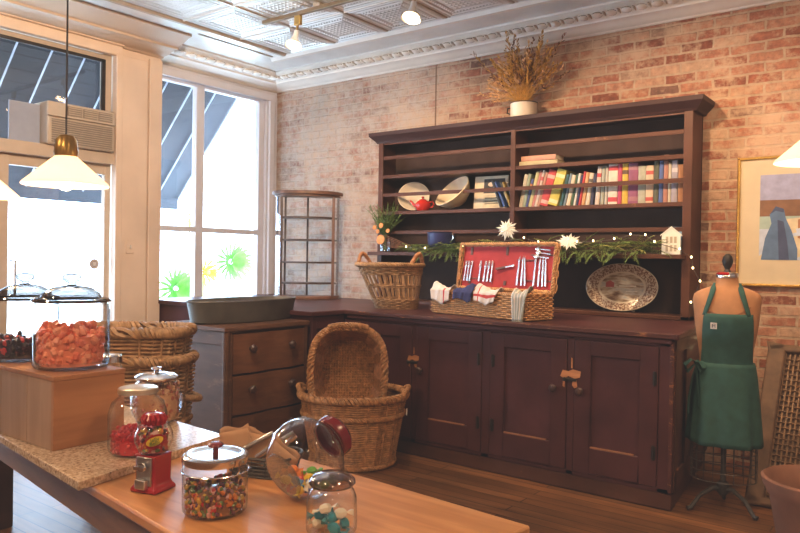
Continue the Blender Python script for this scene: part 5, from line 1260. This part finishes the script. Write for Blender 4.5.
# clip-top jar of jelly beans
t = thing('clip_top_jar', 'glass jar of mixed jelly beans with steel lid and red knob', 'jar', (-1.358, 1.088, TZ + .001))
MB().lathe([(0, .003), (.068, .003), (.074, .010), (.075, .025), (.075, .115), (.072, .122)], 44).build('jar_glass', M_GLASS, t)
l_ = MB().lathe([(.066, .118), (.0745, .118), (.0765, .122), (.0765, .134), (.072, .138), (.060, .139), (.054, .136), (.02, .138), (0, .138)], 44).build('lid', M_STEEL, t)
MB().lathe([(.0, .137), (.007, .137), (.006, .150), (.017, .153), (.018, .159), (.012, .163), (0, .164)], 20).build('knob', M_RED_D, l_)
m = MB(); m.tube([(.077 * math.cos(i * PI / 20), .077 * math.sin(i * PI / 20), .100) for i in range(40)], .0016, 5, True); m.tube([(-.078, -.012, .095), (-.088, -.01, .11), (-.086, 0, .128)], .002, 5); m.tube([(.075, .0, .10), (.085, .0, .11), (.083, 0, .132)], .002, 5); m.build('wire_clip', M_STEEL, t)
heap('jelly_beans', 'mixed jelly beans filling half the clip top jar', 'candy', (-1.358, 1.088, TZ + .005), .071, .058, 560, .0062, BEANS[::-1], 9, (1.35, .85, .85), .3)
# tilted round jar with red lid
TD = Vector((.077, .925, .38)).normalized(); TA = TD.to_track_quat('Z', 'Y').to_euler(); TC = (-1.262, 1.290, TZ + .1025)
t = thing('candy_jar', 'round glass jar lying tilted with dark red lid', 'jar', TC, rot=TA)
MB().lathe([(0, -.078), (.058, -.078), (.068, -.072), (.095, -.038), (.101, .0), (.096, .036), (.068, .066), (.048, .074), (.048, .086)], 48).build('jar_glass', M_GLASS, t)
MB().lathe([(.044, .076), (.049, .077), (.051, .080), (.049, .083)], 36).build('neck_ring', M_GLASS_D, t)
MB().lathe([(.046, .084), (.053, .084), (.055, .088), (.055, .108), (.046, .118), (.02, .123), (0, .124)], 36).build('lid', M_RED_D, t)
MB().lathe([(0, -.0795), (.054, -.0795), (.058, -.075), (.052, -.073), (0, -.073)], 36).build('thick_base', M_GLASS_D, t)
CM = {n: plain('wrapper_' + n, c, .3, var=.1) for n, c in (('yellow', (.78, .52, .04)), ('blue', (.05, .16, .42)), ('green', (.12, .36, .06)), ('red', (.55, .05, .04)), ('orange', (.72, .22, .05)), ('teal', (.03, .24, .32)), ('white', (.78, .74, .60)))}
rr = random.Random(31); W = Matrix.Translation(TC) @ TA.to_matrix().to_4x4()
def candy(col, loc, where, rot=None, k=1.0):
    t = thing('wrapped_candy', f'{col} wrapped sweet in the {where}', 'candy', loc, rot=rot or Euler((rr.uniform(0, 6), rr.uniform(-.5, .5), rr.uniform(0, 6))), group=f'{col} sweets in the {where}')
    t.scale = (k, k, k)
    MB().ball((0, 0, 0), .011, 8, (1.15, .9, .8)).build('sweet', CM[col], t)
    for s in (-1, 1): MB().add([(s * .010, 0, 0), (s * .022, -.008, .003), (s * .024, 0, -.004), (s * .022, .008, .003)], [(0, 1, 2), (0, 2, 3)]).build('wrapper_end', CM[col], t, smooth=False)
low = []
for i, col in enumerate(['yellow', 'blue', 'green', 'red', 'orange', 'yellow', 'blue', 'green', 'red', 'orange', 'blue', 'green', 'yellow', 'red', 'orange', 'white', 'blue', 'red', 'green', 'yellow', 'teal', 'orange']):
    for k in range(3000):
        p = Vector((rr.uniform(-.08, .08), rr.uniform(-.08, .08), rr.uniform(-.062, .03))); w = W @ p
        if math.hypot(p.x, p.y) < .058 + .35 * (.07 + min(p.z, 0)) and w.z < TZ + .022 + .07 * k / 3000 and all((w - q).length > .022 for q in low): break
    low.append(w); candy(col, w, 'tilted round jar', k=1.2)
# small jar with amber lid
t = thing('glass_jar', 'small glass jar with amber lid nearest the table front', 'jar', (-1.06, 1.165, TZ + .001))
MB().lathe([(0, .003), (.050, .003), (.055, .010), (.056, .025), (.054, .08), (.048, .094), (.043, .100), (.043, .106)], 36).build('jar_glass', M_GLASS, t)
MB().lathe([(.038, .104), (.046, .104), (.051, .110), (.050, .117), (.040, .127), (.018, .133), (0, .134)], 36).build('lid', M_AMBER, t)
for col, p in (('teal', (.020, -.014, .016)), ('white', (-.020, .016, .016)), ('white', (.016, .010, .040)), ('teal', (.022, .018, .018)), ('white', (-.026, -.014, .016)), ('teal', (-.022, -.012, .036)), ('teal', (.008, -.008, .034)), ('white', (.0, -.02, .055))):
    candy(col, Vector((-1.06, 1.165, TZ)) + Vector(p) + Vector((0, 0, .004)), 'amber lidded jar', k=1.3)
# wire tray of paper bags and tongs
t = thing('wire_basket', 'low black wire basket behind the bean jar', 'basket', (-1.505, 1.372, TZ + .001), R(20))
m = MB(); f6 = make_shape(.085, .058, .10, .072, .055, .5)
for k in range(6): m.tube([f6(.05 + k * .19, 2 * PI * i / 40) for i in range(40)], .0022, 4, True)
for j in range(40): m.tube([f6(0.05, 2 * PI * j / 40), f6(1, 2 * PI * j / 40)], .0014, 4)
m.poly([f6(.05, 2 * PI * i / 40) for i in range(40)]); m.build('wire_mesh', M_BLACKW, t)
MB().tube([f6(1, 2 * PI * i / 40) for i in range(40)], .0042, 6, True).build('rim', M_BLACKW, t)
for i, (x, y, rz, ti, lb, hh) in enumerate(((-1.575, 1.360, 20, -14, 'brown kraft paper bag at the left in the wire basket', .115), (-1.545, 1.380, 34, 12, 'brown kraft paper bag leaning right in the wire basket', .105), (-1.465, 1.375, 10, 30, 'brown kraft paper bag slumped at the basket right end', .095))):
    m = MB(); m.grid(lambda u, v: ((u - .5) * .095, .010 * math.sin(v * 3) * math.sin(u * PI) + .004, v * hh + .006 * math.sin(u * 7 + i)), 10, 8); m.grid(lambda u, v: ((u - .5) * .095, -.010 * math.sin(v * 3) * math.sin(u * PI) - .004, v * hh * .93), 10, 8)
    o = m.build('paper_bag', M_KRAFT, solid=.001); o.location = (x, y, TZ + .006); o.rotation_euler = (R(6), R(ti), R(rz)); tag(o, lb, 'paper bag', 'kraft bags in the wire basket')
def along(d): return Vector(d).normalized().to_track_quat('Z', 'Y').to_euler()
t = thing('tongs', 'steel serving tongs sticking up from the wire basket', 'tongs', (-1.50, 1.350, TZ + .035), rot=along((.62, .46, .62)))
for s in (-1, 1): MB().tube([(0, s * .002, .125), (0, s * .008, .08), (0, s * .012, .0)], [.009, .009, .009], 6, flat=.45).build('arm', M_STEEL, t)
t = thing('scoop', 'dark handled scoop lying across the wire basket', 'scoop', (-1.555, 1.335, TZ + .062), rot=along((.72, .5, .48)))
MB().tube([(0, 0, .0), (0, 0, .10)], [.006, .007], 8).build('handle', M_STEELB, t); MB().ball((0, 0, -.016), .018, 12, (1, .6, 1.1)).build('scoop_bowl', M_STEEL, t)

# ================================================================== LIGHT
def light(kind, name, loc, energy, color, rot=None, **kw):
    d = bpy.data.lights.new(name, kind); d.energy = energy; d.color = color
    for k, v in kw.items(): setattr(d, k, v)
    o = bpy.data.objects.new(name, d); C.objects.link(o); o.location = loc
    if rot: o.rotation_euler = rot
    return o
def aim(o, target): o.rotation_euler = (Vector(target) - o.location).to_track_quat('-Z', 'Y').to_euler(); return o
WARM = (1, .66, .38)
for i, (x, tgt, e) in enumerate(((-3.80, (-3.6, 5.1, 1.6), 60), (-2.745, (-2.5, 5.1, 1.5), 75), (-1.6, (-1.3, 5.1, 1.6), 75), (-.5, (-.7, 5.1, 1.4), 60))):
    aim(light('SPOT', f'track_beam_{i}', (x - .012, 3.66, 2.86), e, WARM, spot_size=R(115), spot_blend=.8, shadow_soft_size=.05), tgt)
for i, (x, y, z) in enumerate(PEN): light('POINT', f'pendant_glow_{i}', (x, y, z - .045), 9, WARM, shadow_soft_size=.035)
for i, (x, y, e) in enumerate(((.6, 1.2, 90), (-1.2, -.6, 90), (1.6, -1.4, 80), (-3.0, -.8, 60))):
    aim(light('SPOT', f'room_lamp_{i}', (x, y, 3.0), e, WARM, spot_size=R(150), spot_blend=.9, shadow_soft_size=.12), (x * .8, y + .6, 0))
aim(light('SPOT', 'room_lamp_left', (-2.4, 1.9, 3.05), 270, (1, .72, .48), spot_size=R(118), spot_blend=.9, shadow_soft_size=.1), (-5.4, 3.1, 2.2))  # added lamp without a fixture, brightens the left wall and pier
# daylight portals in the window openings
for nm, y, z, sy, sz, xx in (('corner', 4.34, 1.92, 1.4, 2.1, WX - .16), ('door', 1.92, 1.05, 2.6, 2.0, SX - .25), ('transom', 1.92, 2.53, 2.6, .85, SX - .25)):
    o = light('AREA', 'portal_' + nm, (xx, y, z), 1, (1, 1, 1), (0, R(-90), 0), shape='RECTANGLE', size=sz, size_y=sy); o.data.cycles.is_portal = True
w = bpy.data.worlds.new('World'); bpy.context.scene.world = w; w.use_nodes = True
bg = w.node_tree.nodes['Background']; bg.inputs[0].default_value = (.57, .77, 1.0, 1); bg.inputs[1].default_value = 11

# ================================================================== CAMERA
cam = bpy.data.cameras.new('camera'); co = bpy.data.objects.new('camera', cam); C.objects.link(co)
f_px, yaw, pitch, roll = 723.9, -0.64917, -0.01111, -0.01616
fw = Vector((math.sin(yaw) * math.cos(pitch), math.cos(yaw) * math.cos(pitch), math.sin(pitch)))
r0 = Vector((math.cos(yaw), -math.sin(yaw), 0)); d0 = fw.cross(r0)
rt = r0 * math.cos(roll) + d0 * math.sin(roll); dn = -r0 * math.sin(roll) + d0 * math.cos(roll)
co.matrix_world = Matrix((( rt.x, -dn.x, -fw.x, 0), (rt.y, -dn.y, -fw.y, 0), (rt.z, -dn.z, -fw.z, 1.36), (0, 0, 0, 1)))
cam.sensor_width = 36; cam.lens = 36 * f_px / 800; cam.clip_start = .02
sc = bpy.context.scene; sc.camera = co
sc.view_settings.view_transform = 'Standard'; sc.view_settings.look = 'None'; sc.view_settings.exposure = 0.48
vs = sc.view_settings; vs.use_curve_mapping = True; cv = vs.curve_mapping.curves[3]; cv.points[0].location = (0, .011); cv.points[1].location = (1, 1); vs.curve_mapping.update()
sc.cycles.use_denoising = True; sc.cycles.transparent_max_bounces = 24; sc.cycles.max_bounces = 8; sc.cycles.sample_clamp_indirect = 6
